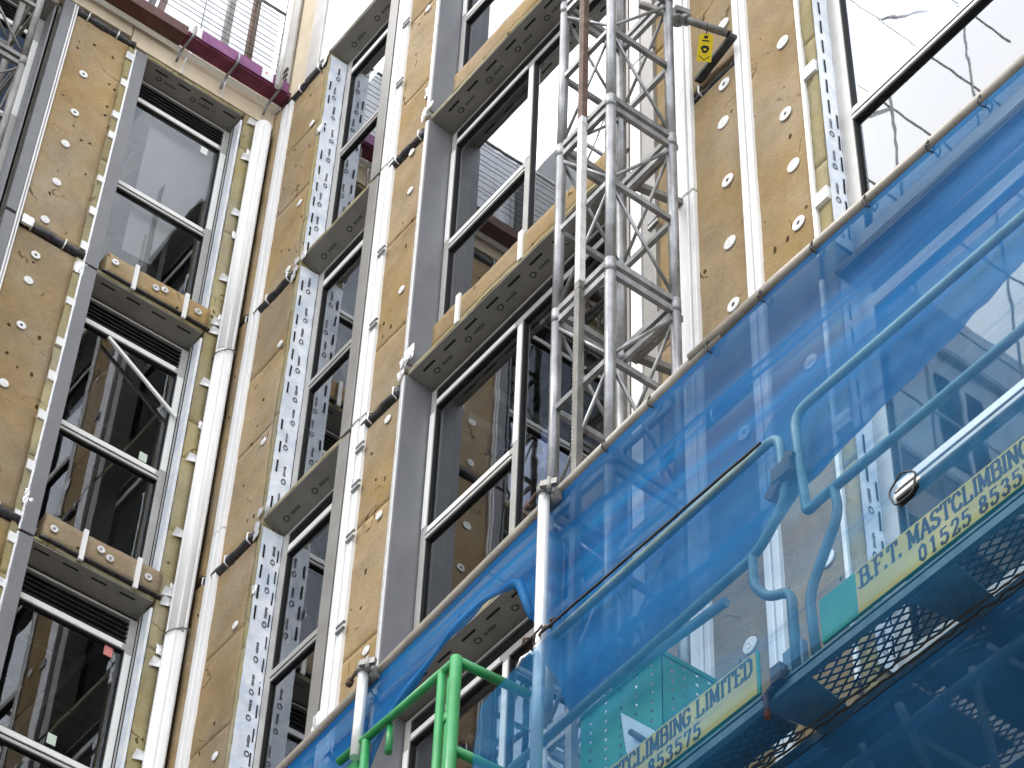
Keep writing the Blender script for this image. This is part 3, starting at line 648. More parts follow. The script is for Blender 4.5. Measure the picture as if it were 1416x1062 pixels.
# ------------------------------------------------------------------ roof enclosure of white corrugated sheets
mb = MB(); n = 150; pr = []
for k in range(n+1):
    y = -8+8.4*k/n; pr.append((-1.15-(.03 if k % 4 < 2 else 0), y))
for k in range(n):
    (x0, y0), (x1, y1) = pr[k], pr[k+1]; f = mb.quad([(x0, y0, 21.28), (x1, y1, 21.28), (x1, y1, 24.4), (x0, y0, 24.4)], 'sheet')
bmesh.ops.remove_doubles(mb.bm, verts=mb.bm.verts, dist=1e-5)
o = mb.build('corrugated_sheeting', None, None); tag(o, 'white corrugated sheeting on the roof behind the wire mesh guard', 'sheeting')
md = o.modifiers.new('thick', 'SOLIDIFY'); md.thickness = .004

tw = thing('reflection_block', 'unseen grey tower rising from the roof beyond the left edge', 'block', (-2, -4, 21.3))  # unseen volume added so the window panes reflect grey
mb = MB(); mb.wbox((-5, -4.7, 21.285), (-.35, -3.05, 23.9)); mb.build('wall', 'block_grey', tw)
for z in (22.2,):
    mb = MB(); mb.wbox((-.349, -4.3, z), (-.33, -3.6, z+.95), 'slot'); mb.wbox((-.3295, -4.35, z-.06), (-.31, -3.55, z-.005), 'film2'); mb.build('window', None, tw)
ph = thing('penthouse', 'white clad rooftop storey with dark windows beyond the left edge, seen in the panes', 'penthouse', (-2, -8, 21.3))
mb = MB(); mb.wbox((-6, -14, 21.285), (-.5, -4.72, 22.5), 'masonry'); mb.wbox((-6, -14, 22.51), (-.8, -4.72, 26.2), 'sheet'); mb.build('wall', None, ph)  # masonry base is unseen, added so lower panes reflect darker
for y in (-5.4, -6.9, -9.1, -11.2):
    for z in (23.3,):
        mb = MB(); mb.wbox((-.799, y-.75, z), (-.77, y, z+1.5), 'slot'); mb.wbox((-.769, y-.42, z), (-.74, y-.36, z+1.5), 'film'); mb.wbox((-.769, y-.75, z+.7), (-.745, y-.43, z+.76), 'film'); mb.build('window', None, ph)
for z in (22.9, 25.2):
    mb = MB(); mb.wbox((-.799, -14, z), (-.70, -4.75, z+.09)); mb.build('ledge', 'frame_grey', ph)
sf = thing('roof_scaffold', 'steel tube scaffold standing on the roof beyond the left edge', 'scaffold', (-.2, -7, 22.5))
for y in (-4.9, -6.6, -8.3, -10.0):
    mb = MB(); mb.tube([(-.2, y, 21.3), (-.2, y, 36)], .02, 8); mb.build('standard', 'film2', sf)
for z in (23.1, 24.9, 26.8, 28.8, 30.8, 32.8, 34.8):
    mb = MB(); mb.tube([(-.2, -11, z), (-.2, -4.75, z)], .018, 8); mb.build('ledger', 'film2', sf)
for y, z in ((-4.9, 23.1), (-6.6, 26.8), (-8.3, 30.8)):
    mb = MB(); mb.tube([(-.2, y, z), (-.2, y-1.7, z+2.0)], .03, 8); mb.build('brace', 'galv', sf)

# ------------------------------------------------------------------ roof edge platform, purple
rp = thing('roof_edge_platform', 'purple painted platform edge hanging at the roofline top left', 'platform', (.2, -.8, 21.1))
X0 = .26
def onX(x, y, X=X0): return onA(x, y, X)
a = onX(278, 55); b = onX(374, 113); zb = (a.z+b.z)/2; print('purple z', a, b)
mb = MB(); mb.wbox((X0-.012, a.y, zb), (X0, -.07, zb+.15)); mb.build('toe_board', 'purple', rp, .003)
mb = MB(); mb.wbox((.10, a.y-.12, zb-.02), (X0-.014, -.03, zb+.05)); mb.build('edge_beam', 'maroon', rp, .004)
mb = MB(); mb.wbox((.06, -4.5, zb-.03), (X0-.02, a.y-.125, zb+.10)); mb.build('edge_beam', 'brown_rust', rp, .004)
for y0, y1 in ((a.y-.115, a.y-.002), (b.y-.10, b.y+.02)):
    mb = MB(); mb.wbox((X0+.001, y0, zb+.005), (X0+.004, y1, zb+.145), 'sticker'); mb.wbox((X0+.0042, y0+.03, zb+.08), (X0+.005, y0+.06, zb+.10), 'sticker_red'); mb.build('label_plate', None, rp)
mb = MB(); mb.wbox((.05, -4.5, zb-.05), (.095, -.04, zb-.032)); mb.build('edge_strip', 'film', rp)
for y in (a.y-.08, -.62, -.16):
    mb = MB(); mb.tube(bend([(X0+.02, y, zb+.10), (X0+.02, y, zb-.02), (.10, y-.02, zb-.10), (.05, y-.02, zb-.20)], .04), .013, 8, 'galv'); mb.build('hook_bracket', None, rp)
p0 = onX(384, 120, .3); mb = MB(); mb.tube([(.3, p0.y, zb-.06), (.3, p0.y, 23.2)], .03, 14); mb.build('post', 'white_tube', rp)
mb = MB(); mb.wbox((.02, -.05, zb), (.17, -.03, 23.4)); po = mb.build('end_plate', 'frame_grey', rp)
mb = MB()
for k in range(4): z = zb+.25+.09*k; mb.bar((.05, -.06, z), (.15, -.06, z+.02), .02, .02, 'galv_old_backlit')
mb.build('hinge', None, po)
for (q0, q1, r) in (((-.05, -1.35, 21.2), (-.6, -1.05, 23.2), 'brown_rust'), ((-.1, -.62, 21.2), (-.5, -.45, 23.5), 'galv_old_backlit'), ((-.1, -.36, 21.2), (-.3, -.28, 23.5), 'rust'), ((-.05, -1.46, 21.2), (-.5, -1.15, 23.2), 'dark_steel')):
    mb = MB(); mb.bar(q0, q1, .06, .06, r); mb.build('strut', None, rp)
mg = thing('mesh_guard', 'grey wire mesh guard standing above the purple platform edge', 'guard', (.24, -.8, 21.4))
mb = MB(); yl, yr = -3.2, -.2
for k in range(11): z = zb+.24+.085*k+.012*math.sin(k*2.3); mb.tube([(.24, yl, z), (.24, yr, z)], .0036, 6)
for k in range(6): y = yr-.31-.52*k; mb.tube([(.247, y, zb+.1), (.247, y, zb+1.15)], .0035, 6)
mb.build('wire_mesh', 'dark_steel', mg)
mb = MB(); mb.tube([(.24, yl, zb+1.16), (.24, yr, zb+1.16)], .016, 8); mb.build('frame_rail', 'galv', mg)

# ------------------------------------------------------------------ lattice masts
def mast(name, label, x0, x1, y0, y1, zlo, zhi, joint, mat, rack=True, zind=0):
    t = thing(name, label, 'mast', ((x0+x1)/2, (y0+y1)/2, 0))
    cs = [(x0, y0), (x1, y0), (x1, y1), (x0, y1)]
    z = joint
    while z > zlo: z -= 1.5
    z0 = z
    for (x, y) in cs:
        mb = MB(); z = z0
        while z < zhi:
            mb.tube([(x, y, z), (x, y, z+1.497)], .031, 14); mb.tube([(x, y, z-.05), (x, y, z+.05)], .0335, 14); z += 1.5
        mb.build('leg', mat, t)
    z = z0; k = 0; low = MB()
    while z < zhi:
        for e in range(4):
            (xa, ya), (xb, yb) = cs[e], cs[(e+1) % 4]
            for h in (.045, .75, 1.455):
                br = low if z < zind else MB(); br.bar((xa, ya, z+h), (xb, yb, z+h), .028, .045 if h != .75 else .04)
                if br is not low: br.build('cross_bar', mat, t)
            for p, q in ((((xa, ya), .72), ((xb, yb), .07)), (((xb, yb), 1.42), ((xa, ya), .78))) if e in (1, 3) else ((((xb, yb), .72), ((xa, ya), .07)), (((xb, yb), .78), ((xa, ya), 1.42))):
                dg = MB(); dg.tube([(*p[0], z+p[1]), (*q[0], z+q[1])], .011, 8); dg.build('diagonal_brace', mat, t)
        if rack:
            xm = (x0+x1)/2
            zr1 = onB(810, 155, .89).z; zr2 = onB(803, 385, .89).z
            cuts = [z] + [q for q in (zr2, zr1) if z < q < z+1.495] + [z+1.495]
            for zz, ze in zip(cuts[:-1], cuts[1:]):
                mm = 'rust' if zz >= zr1-.001 else ('rack_white' if zz >= zr2-.001 else 'galv_old_backlit'); hh = ze-zz-.002
                r = MB(); r.wbox((xm-.02, y0-.045, zz), (xm+.02, y0-.005, zz+hh))
                for q in range(int(hh/.03)): r.wbox((xm-.038, y0-.035, zz+.005+.03*q), (xm-.0201, y0-.012, zz+.022+.03*q), 'galv_old_backlit')
                r.build('rack', mm, t)
        z += 1.5; k += 1
    if len(low.bm.verts):
        o = low.build('cross_bar', mat, t); o['kind'] = 'stuff'
    return t
mast('lattice_mast', 'bright galvanised lattice mast with toothed rack standing before the wide windows', 5.47, 5.93, -.85, -.40, 3, 18.3, 13.9, 'galv', zind=7.8)
for (px, py) in ((871, 252), (870, 492)):      # tie brackets behind the mast
    p = onB(px, py, .38); z = p.z; t = bpy.data.objects['lattice_mast']; k = MB()
    k.bar((5.50, -.345, z), (5.90, -.345, z), .05, .045, 'galv_old_backlit'); k.bar((5.5, -.34, z+.04), (5.58, -.02, z+.02), .045, .045, 'galv_old_backlit');
    for dx in (.10, .22): k.tube([(5.5+dx, -.37, z-.06), (5.5+dx, -.37, z+.09)], .011, 8, 'galv'); k.tube([(5.5+dx-.04, -.37, z+.05), (5.5+dx+.04, -.37, z+.05)], .016, 8, 'galv')
    k.build('tie_bracket', None, t)
pA = onA(60, 0, .86); pB = onA(3, 105, .86); print('left mast', pA, pB)
mast('lattice_mast', 'lattice mast coloured dark as if backlit at the upper left edge', .40, .86, pA.y-.5, pA.y-.02, 13, 22.8, 18.4, 'galv_old_backlit', rack=False)  # darker metal here stands in for the mast being backlit

# tie from the mast to the wall
tt = thing('tie_tube', 'short grey scaffold tube tying the lattice mast back to the wall', 'scaffold tube', (5.93, -.4, 14.95))
pA = onB(868, 22, .75); p1 = Vector((5.955, -.345, onB(925, 31, .36).z)); p2 = onB(1008, 47, .12)
mb = MB(); mb.tube([p1+(p1-p2).normalized()*.28, p2], .026, 14, 'galv_old_backlit'); mb.tube([p2-(p2-p1).normalized()*.001, p2+(p2-p1).normalized()*.002], .019, 12, 'slot'); mb.build('tube', None, tt)
mb = MB(); mb.tube([p1-Vector((0, 0, .05)), p1+Vector((0, 0, .05))], .045, 12); mb.tube([p1+(p2-p1).normalized()*.01, p1+(p2-p1).normalized()*.08], .04, 12); mb.bar(p1+Vector((.04, -.05, 0)), p1+Vector((.06, .05, .01)), .03, .05); mb.build('coupler', 'galv', tt)
mb = MB(); mb.bar(p2+Vector((.02, .02, -.02)), onB(965, 112, .015), .05, .03, 'dark_steel'); mb.build('dark_bar', None, tt)  # dark diagonal bar running down the wall from the tube end
tg = thing('safety_tag', 'yellow tag with black symbol hung from the tie tube', 'tag', (6, -.2, 14.9))
c = onB(975, 66, .20); d_ = (CAM-c).normalized(); rx = Vector((.8, .6, 0)).normalized(); rx = (rx - d_*rx.dot(d_)).normalized()*1; up = d_.cross(rx); up = up if up.z > 0 else -up
ang = -.3; ax = rx*math.cos(ang)+up*math.sin(ang); ay = -rx*math.sin(ang)+up*math.cos(ang); hw, hh = .045, .085
S = lambda a, b, h=0: c+ax*a*hw+ay*b*hh+d_*h
mb = MB(); mb.prism([S(-1, -1), S(1, -1), S(1, .8), S(.7, 1), S(-.7, 1), S(-1, .8)], d_*.003, 'tag_yellow')
for poly in ([(-.75, -.55), (0, -.85), (.75, -.55), (.75, -.62), (0, -.92), (-.75, -.62)], [(-.62, -.02), (-.3, .16), (.3, .16), (.62, -.02), (.25, -.38), (-.25, -.38)], [(-.5, .45), (.5, .45), (.5, .55), (-.5, .55)], [(-.25, .66), (.25, .66), (.3, .86), (-.3, .86)]):
    mb.prism([S(a, b, .0031) for a, b in poly], d_*.0006, 'letter')
mb.prism([S(a, b, .0038) for a, b in [(-.2, -.05), (.2, -.05), (.16, -.2), (-.16, -.2)]], d_*.0005, 'tag_yellow')
mb.build('tag_plate', None, tg)
mb = MB(); mb.tube([S(0, .95, .002), c+ay*.15], .003, 6, 'black_cable'); mb.build('tie', None, tg)

# ------------------------------------------------------------------ mast climber work platform
Y = -1.80; ZD = 7.43
wp = thing('work_platform', 'green toe boarded mast climber platform behind blue netting', 'platform', (8, -1.4, ZD))
# expanded metal deck
def expanded(x0, x1, y0, y1, z, cx=.080, cy=.033, th=.0065):
    mb = MB(); nx = int((x1-x0)/cx); ny = int((y1-y0)/cy)
    for j in range(ny):
        ya = y0+cy*j; yb = ya+cy
        for i in range(nx):
            xa = x0+cx*i; xm = xa+cx/2; xb = xa+cx; ym = (ya+yb)/2
            for (p, q) in (((xa, ym), (xm, yb)), ((xm, yb), (xb, ym)), ((xa, ym), (xm, ya)), ((xm, ya), (xb, ym))):
                mb.bar((p[0], p[1], z), (q[0], q[1], z+.0002), th, .004, 'dark_steel')
    return mb
edx = [6.62, 7.32, 8.02, 8.74, 9.46, 10.2]
for k in range(5):
    expanded(edx[k]+.03, edx[k+1]-.03, Y+.03, Y+.235, ZD).build('deck_mesh', None, wp)
    expanded(edx[k]+.03, edx[k+1]-.03, Y+.275, -.95, ZD-.02).build('deck_mesh', None, wp)
for x in edx:
    mb = MB(); mb.wbox((x-.035, Y+.012, ZD-.06), (x+.035, -.93, ZD-.012)); mb.build('cross_beam', 'dark_steel', wp, .003)
mb = MB(); mb.wbox((6.55, Y+.237, ZD-.055), (10.3, Y+.272, ZD-.0125)); mb.build('deck_seam', 'dark_steel', wp)
mb = MB(); mb.bar((6.5, Y-.005, ZD-.045), (10.3, Y-.005, ZD-.040), .026, .034, 'blue_grey_steel'); mb.bar((6.5, Y-.012, ZD-.014), (10.3, Y-.012, ZD-.014), .018, .010, 'guard_steel'); mb.build('edge_angle', None, wp)
# gusset plates under the front edge
for x in (8.70, 8.02):
    mb = MB(); mb.prism([(x-.06, Y+.0, ZD-.06), (x+.16, Y+.0, ZD-.06), (x+.12, Y+.23, ZD-.062), (x-.02, Y+.23, ZD-.062)], (0, 0, -.006)); mb.build('gusset_plate', 'blue_grey_steel', wp)
# underside bracing
for (p, q, r) in (((1345, 925), (1380, 1075), .016), ((1367, 893), (1430, 930), .011), ((1243, 975), (1287, 1070), .016), ((1272, 1020), (1360, 1070), .011), ((1192, 1030), (1210, 1070), .012)):
    mb = MB(); mb.tube([onZ(*p, ZD-.095), onZ(*q, ZD-.095)], r, 10); mb.build('under_brace', 'film2', wp)
mb = MB(); mb.tube([(6.4, -1.42, ZD-.10), (10.4, -1.42, ZD-.10)], .02, 10); mb.tube([(6.4, -1.0, ZD-.12), (10.4, -1.0, ZD-.12)], .03, 10); mb.build('chord_tube', 'blue_grey_steel', wp)

# toe boards with lettering
GL = {  # stroke glyphs on a 0..1 grid: polylines, then serif ticks
 'B': ([[(.15, 0), (.15, 1)], [(.15, 1), (.55, 1), (.72, .9), (.72, .65), (.55, .54), (.15, .54)], [(.55, .54), (.78, .43), (.78, .12), (.58, 0), (.15, 0)]], [(0, 0), (0, 1)]),
 'F': ([[(.18, 0), (.18, 1)], [(.18, 1), (.75, 1), (.75, .8)], [(.18, .52), (.55, .52)]], [(.18, 0), (.05, 1)]),
 'T': ([[(.42, 0), (.42, 1)], [(.04, .78), (.04, 1), (.80, 1), (.80, .78)]], [(.42, 0)]),
 '.': ([[(.1, .0), (.1, .12)]], []),
 'M': ([[(.14, 0), (.14, 1), (.5, .15), (.86, 1), (.86, 0)]], [(.14, 0), (.86, 0), (.06, 1), (.94, 1)]),
 'A': ([[(.08, 0), (.44, 1), (.80, 0)], [(.24, .35), (.64, .35)]], [(.08, 0), (.80, 0)]),
 'S': ([[(.72, .78), (.60, .97), (.28, .97), (.12, .82), (.16, .62), (.62, .42), (.74, .24), (.6, .03), (.26, .03), (.10, .22)]], []),
 'C': ([[(.76, .74), (.60, .97), (.30, .97), (.12, .7), (.12, .3), (.30, .03), (.60, .03), (.76, .22)]], []),
 'L': ([[(.18, 1), (.18, 0), (.74, 0), (.74, .22)]], [(.18, 1), (.08, 0)]),
 'I': ([[(.2, 0), (.2, 1)]], [(.2, 0), (.2, 1)]),
 'N': ([[(.14, 0), (.14, 1), (.74, 0), (.74, 1)]], [(.14, 0), (.06, 1), (.74, 1)]),
 'G': ([[(.76, .76), (.60, .97), (.30, .97), (.12, .7), (.12, .3), (.30, .03), (.60, .03), (.74, .18), (.74, .44), (.50, .44)]], []),
 'E': ([[(.74, .8), (.74, 1), (.18, 1), (.18, 0), (.76, 0), (.76, .2)], [(.18, .52), (.56, .52)]], [(.08, 0), (.08, 1)]),
 'D': ([[(.15, 0), (.15, 1), (.50, 1), (.76, .78), (.76, .22), (.50, 0), (.15, 0)]], [(.05, 0), (.05, 1)]),
 '0': ([[(.40, .98), (.16, .78), (.16, .22), (.40, .02), (.62, .22), (.62, .78), (.40, .98)]], []),
 '1': ([[(.2, .82), (.4, .98), (.4, 0)]], [(.4, 0)]),
 '2': ([[(.14, .74), (.28, .97), (.54, .97), (.66, .76), (.60, .55), (.14, .03), (.68, .03), (.70, .18)]], []),
 '5': ([[(.64, .97), (.2, .97), (.17, .56), (.44, .62), (.66, .45), (.64, .18), (.44, .02), (.20, .04), (.12, .2)]], []),
 '8': ([[(.40, .52), (.19, .66), (.21, .88), (.40, .98), (.59, .88), (.61, .66), (.40, .52), (.15, .36), (.17, .12), (.40, .02), (.63, .12), (.65, .36), (.40, .52)]], []),
 '3': ([[(.15, .82), (.30, .98), (.52, .95), (.62, .76), (.52, .57), (.34, .53), (.56, .48), (.67, .27), (.54, .04), (.28, .02), (.13, .18)]], []),
 '7': ([[(.14, .78), (.14, .97), (.68, .97), (.34, 0)]], []),
}
WID = {'.': .36, 'I': .46, 'M': 1.1, ' ': .5}
def lettering(mb, text, x, z, h, total, yf, th=.165):
    adv = [WID.get(c, .92) for c in text]; sc = total/sum(adv); e = 0
    for c, a in zip(text, adv):
        if c in GL:
            st, se = GL[c]
            segs = [(p, q) for s in st for p, q in zip(s[:-1], s[1:])] + [((u-.16, v+(.05 if v == 0 else -.05)), (u+.16, v+(.05 if v == 0 else -.05))) for u, v in se]
            for n_, (p, q) in enumerate(segs):
                P = Vector((x+p[0]*sc, 0, z+p[1]*h)); Q = Vector((x+q[0]*sc, 0, z+q[1]*h)); d = (Q-P).normalized(); s = Vector((-d.z, 0, d.x))
                w = th*h*.5*(1.0 if n_ < len(segs)-len(se) else .62)*(1.12 if abs(d.z) > .5 else .78); y = yf-.0004-.00012*(n_ % 12)
                P = P-d*w*.5; Q = Q+d*w*.5
                mb.quad([Vector((v.x, y, v.z)) for v in (P-s*w, Q-s*w, Q+s*w, P+s*w)], 'letter')
        x += a*sc
def toe(x0, x1, s0, s1, lab):
    mb = MB(); z0, z1 = ZD+.02, ZD+.215; mb.wbox((x0, Y-.012, z0), (x1, Y, z1)); tb = mb.build('toe_board', 'toe_green', wp, .002); tb['label'] = lab
    mb = MB(); mb.wbox((s0, Y-.014, z0+.002), (s1, Y-.0125, z1-.002), 'yellow_sign'); L = s1-s0
    lettering(mb, 'B.F.T. MASTCLIMBING LIMITED', s0+.02, z0+.103, .078, L-.035, Y-.014)
    lettering(mb, '01525 853575', s0+L*.25, z0+.012, .068, L*.50, Y-.014)
    mb.build('sign', None, tb, recalc=False)
toe(8.255, 9.62, 8.435, 9.575, 'green toe board with yellow lettered sign starting halfway along')
toe(6.62, 7.945, 6.80, 7.935, 'green toe board with yellow lettered sign reaching its end')
for x in (6.62, 8.10):
    mb = MB(); mb.wbox((x-.05, Y+.0, ZD-.06), (x+.05, Y+.03, ZD+.13)); mb.build('post_socket', 'blue_grey_steel', wp, .004)
mb = MB(); p = Vector((8.10, Y-.03, ZD-.02)); mb.tube([p+Vector((-.12, 0, -.03)), p+Vector((0, 0, .03))], .014, 8, 'rust'); mb.wbox((8.04, Y-.05, ZD-.03), (8.09, Y-.015, ZD+.04), 'rust'); mb.tube([p+Vector((-.10, -.005, -.12)), p+Vector((-.10, -.005, -.02))], .012, 8, 'brown_rust'); mb.build('locking_pin', None, wp)

# guardrail panels: bent tube frames
def gp(x, y): return onB(x, y, -Y)
ga = thing('guardrail', 'bent tube guardrail panel with long straight rails on the right', 'guardrail', (8.9, Y, ZD), 'guardrail panels on the work platform')
ZT, ZM = 8.63, 8.115
mb = MB(); mb.tube(bend([(10.4, Y, ZT), (8.19, Y, ZT), (8.22, Y, 8.10), (8.28, Y, ZM-.005), (10.4, Y, ZM+.005)], .085, 7), .0185, 12); mb.build('rail', 'guard_steel', ga)
mb = MB(); mb.tube(bend([(8.36, Y, ZM), (8.375, Y, 7.98), (8.20, Y, 7.72), (8.215, Y, ZD-.0)], .07, 6), .0185, 12); mb.build('post', 'guard_steel', ga)
mb = MB(); mb.tube(bend([(9.55, Y, ZM), (9.55, Y, ZD)], .05), .0185, 12); mb.build('post', 'guard_steel', ga)
gb = thing('guardrail', 'bent tube guardrail panel left of the upright pair of bent tubes, over the short sign', 'guardrail', (7.4, Y, ZD), 'guardrail panels on the work platform')
mb = MB(); mb.tube(bend([(6.74, Y+.03, ZT-.03), (8.11, Y, ZT-.03), (8.12, Y, 8.24), (7.96, Y, 8.10), (6.5, Y+.02, 8.075)], .08, 7), .0185, 12); mb.build('rail', 'guard_steel', gb)
mb = MB(); mb.tube(bend([(7.935, Y-.0, 8.10), (7.93, Y, 7.965), (8.02, Y-.02, 7.83), (8.115, Y, 7.80), (8.12, Y, ZD-.02)], .05, 6), .0185, 12); mb.build('post', 'guard_steel', gb)
mb = MB(); mb.tube([(7.1, Y+.03, 8.10), (7.75, Y+.03, 8.04)], .019, 10); mb.build('brace_tube', 'guard_steel', gb)
mb = MB(); q = gp(1088, 645); mb.wbox((q.x-.05, Y-.035, q.z-.07), (q.x+.05, Y+.03, q.z+.0), 'rust'); mb.bar(q+Vector((-.08, -.01, -.12)), q+Vector((.05, -.01, .02)), .04, .05, 'brown_rust'); mb.build('clamp', None, gb)

# scaffold tubes at the top of the net
YT = Y-.01
tb = MB(); zp = [onB(400, 1055, -YT).z, onB(776, 680, -YT).z, onB(1080, 386, -YT).z, onB(1416, 95, -YT).z]
tb.tube([(3.6, YT, 9.10), (onB(400, 1055, -YT).x, YT, zp[0]), (onB(776, 680, -YT).x, YT, zp[1]), (onB(1000, 462, -YT).x, YT, zp[2]-.015), ], .028, 14)
tb.tube([(onB(960, 500, -YT).x, YT-.012, zp[1]+.06), (onB(1080, 386, -YT).x, YT-.005, zp[2]), (10.6, YT, zp[3])], .027, 14)
o = tb.build('handrail_tube', 'pipe_grey'); tag(o, 'long grey scaffold tube along the top edge of the blue netting', 'scaffold tube')
def standard(top, bot, lab):
    a = onB(*top, .0-YT+.062); b = onB(*bot, -YT+.062); t = thing('scaffold_standard', lab, 'scaffold tube', (a.x, a.y, b.z), 'upright scaffold tubes before the net')
    mb = MB(); mb.tube([(a.x, a.y, min(a.z, b.z)-0), (a.x, a.y, a.z)], .0245, 16); mb.tube([(a.x, a.y, a.z), (a.x, a.y, a.z+.012)], [.024, .015], 16); mb.build('tube', 'white_tube', t)
    c = MB(); z = a.z-.035
    c.tube([(a.x, a.y, z-.025), (a.x, a.y, z+.02)], .034, 14); c.tube([(a.x-.04, a.y+.045, z-.02), (a.x+.05, a.y+.045, z-.02)], .033, 12); c.bar((a.x+.02, a.y-.035, z), (a.x+.09, a.y+.0, z-.01), .022, .03)
    c.tube([(a.x+.06, a.y-.02, z-.05), (a.x+.06, a.y-.02, z+.02)], .012, 8); c.tube([(a.x-.03, a.y-.02, z), (a.x-.10, a.y-.005, z-.005)], .009, 8, 'rust'); c.tube([(a.x-.085, a.y-.01, z-.006), (a.x-.115, a.y-.0, z-.008)], .017, 6, 'rust')
    c.build('coupler', 'galv_old_backlit', t)
    return t
standard((753, 672), (757, 1100), 'white upright scaffold tube passing down into the teal end of the net')
standard((504, 918), (494, 1045), 'shorter white upright scaffold tube above the green gate rail')

# ------------------------------------------------------------------ netting
def net(name, label, grid, mat, hole=None, thick=False):
    mb = MB(); i0 = mb.mi(mat); ns = len(grid); nt_ = len(grid[0]); V = [[mb.bm.verts.new(p) for p in row] for row in grid]
    for a in range(ns-1):
        for b in range(nt_-1):
            c = (grid[a][b]+grid[a+1][b+1])/2
            if hole and any(((c-h).length < r*(1+.06*math.sin(5*math.atan2(c.z-h.z, c.x-h.x)))) for h, r in hole): continue
            f = mb.bm.faces.new((V[a][b], V[a+1][b], V[a+1][b+1], V[a][b+1])); f.smooth = True; f.material_index = i0
    for v in [v for v in mb.bm.verts if not v.link_faces]: mb.bm.verts.remove(v)
    o = mb.build(name, None, None, recalc=False); tag(o, label, 'netting', 'blue debris nets on the platform'); return o
def lerp_table(tab, x):
    if x <= tab[0][0]: return tab[0][1]
    for (a, b), (c, d) in zip(tab[:-1], tab[1:]):
        if x <= c: return b+(d-b)*(x-a)/(c-a)
    return tab[-1][1]
YN = Y+.06
arch = sorted([(onB(x, y, .012-YT).x, onB(x, y, .012-YT).z) for x, y in ((500, 1085), (539, 990), (575, 942), (622, 878), (670, 831), (718, 803))])
low = sorted([(onB(x, y, -YN).x, onB(x, y, -YN).z) for x, y in ((770, 925), (779, 960), (790, 990), (900, 897), (960, 842), (1040, 775), (1082, 728), (1110, 690), (1169, 628), (1265, 533), (1416, 372))])
edgeT = [(4.0, 8.0)] + arch + [(6.70, 8.62)] + low + [(10.5, low[-1][1])]
rows = []
nx = 300
for a in range(nx+1):
    x = 4.3+(10.4-4.3)*a/nx; zt = lerp_table([(4.3, onB(400, 1055, -YT).z-.045), (6.8, zp[1]-.03), (8.18, zp[2]-.03), (10.4, zp[3]-.03)], x); zb_ = lerp_table(edgeT, x); row = []
    for b in range(41):
        t = b/40; z = zt+(zb_-zt)*t
        s = min(1, t*4)*1.0
        fold = .034*noise.noise(Vector((x*.45, z*4.5, 3.3)))+.010*noise.noise(Vector((x*.9, z*11, 8.1)))+.03*noise.noise(Vector((x*1.1, z*2.2, 1)))
        s *= min(1, .05+abs(x-6.72)/.35)*min(1, .05+abs(x-5.42)/.3); y = YN+.012*(1-t)+fold*s-.006
        if t > .93: z += .02*noise.noise(Vector((x*9, 0, 0)))
        if x < 6.74: y = YT-.012+(y-YN)*.5
        y = max(y, Y+.030) if x >= 6.74 else y; q = 1 if x < 6.74 else min(1, t*(zt-zb_)/.22); y = (YT-.012)+(y-YT+.012)*q*q*(3-2*q)
        row.append(Vector((x, y, z+.012*noise.noise(Vector((x*4, t*3, 5)))*s)))
    rows.append(row)
net('debris_net', 'upper blue net hung from the long grey scaffold tube', rows, 'net_upper')
# rolled hem of the upper net along the arch
hm = MB(); pts = [Vector((x, YT-.015, lerp_table(edgeT, x)+.01*noise.noise(Vector((x*5, 1, 1))))) for x in [4.9+(6.66-4.9)*k/40 for k in range(41)]]
hm.tube(pts, [.016+.006*math.sin(k*.7) for k in range(41)], 8, 'net_under'); o = hm.build('net_hem', None); tag(o, 'rolled hem of blue net arching over the green gate', 'netting')
YL = Y-.125
ZC = (onB(753, 878, -YL).z+onB(1055, 612, -YL).z)/2; print('cord z', ZC)
hc = onB(1252, 676, -YL)
rows = []; nx = 420
for a in range(nx+1):
    x = 6.46+(10.4-6.46)*a/nx
    zt = lerp_table([(6.40, ZC-.08), (6.50, ZC-.05), (6.75, ZC), (8.0, ZC), (8.09, ZC+.03), (8.2, ZC+.13), (10.4, ZC+.13)], x); row = []
    nb = 120
    for b in range(nb+1):
        t = b/nb; z = zt+(7.33-zt)*t
        fold = .018*noise.noise(Vector((x*1.1, z*1.6, 6)))+.008*noise.noise(Vector((x*4+z*3, z*5, 2)))+.004*noise.noise(Vector((x*12, z*16, 2)))
        bulge = -.03*max(0, 1-(x-6.40)/.35)*math.sin(PI*min(1, t*1.0))
        y = YL+fold*min(1, t*5)+bulge+.02*(1-t)
        xo = x+.03*noise.noise(Vector((z*5, 3, 3)))*max(0, 1-(x-6.4)/.3)
        row.append(Vector((xo, min(y, Y-.03) if b < nb-3 else y, z)))
    for b in range(1, 9):
        row.append(Vector((x, YL+(.325)*b/8, 7.33-.02*math.sin(PI*b/8)+.012*noise.noise(Vector((x*3, b*.5, 4))))))
    rows.append(row)
net('debris_net', 'lower blue net over the bent guardrails and the yellow lettered signs', rows, 'net_lower', [(hc, .058)])
hm = MB(); hm.tube([Vector((x, YL-.012, ZC+.006*noise.noise(Vector((x*6, 2, 2))))) for x in [onB(753, 878, -YL).x+(onB(1055, 612, -YL).x-onB(753, 878, -YL).x)*k/30 for k in range(31)]], .0065, 6, 'black_cable'); o = hm.build('edge_cord', None); tag(o, 'thin black cord along the top hem of the lower net', 'cord')
rows = []
for a in range(121):
    x = 6.40+(10.4-6.40)*a/120; row = []
    for b in range(41):
        t = b/40; y = YL+.327+(1.42)*t; z = min(7.325-.085*math.sin(PI*min(1, t*1.0+.0))-.04*min(1, t*9)+.03*noise.noise(Vector((x*2, y*3, 4)))*min(1, t*8)-.03*noise.noise(Vector((x*.9, y*1.4, 9)))*min(1, t*5), 7.325-.035*min(1, t*12))
        row.append(Vector((x, y, z)))
    rows.append(row)
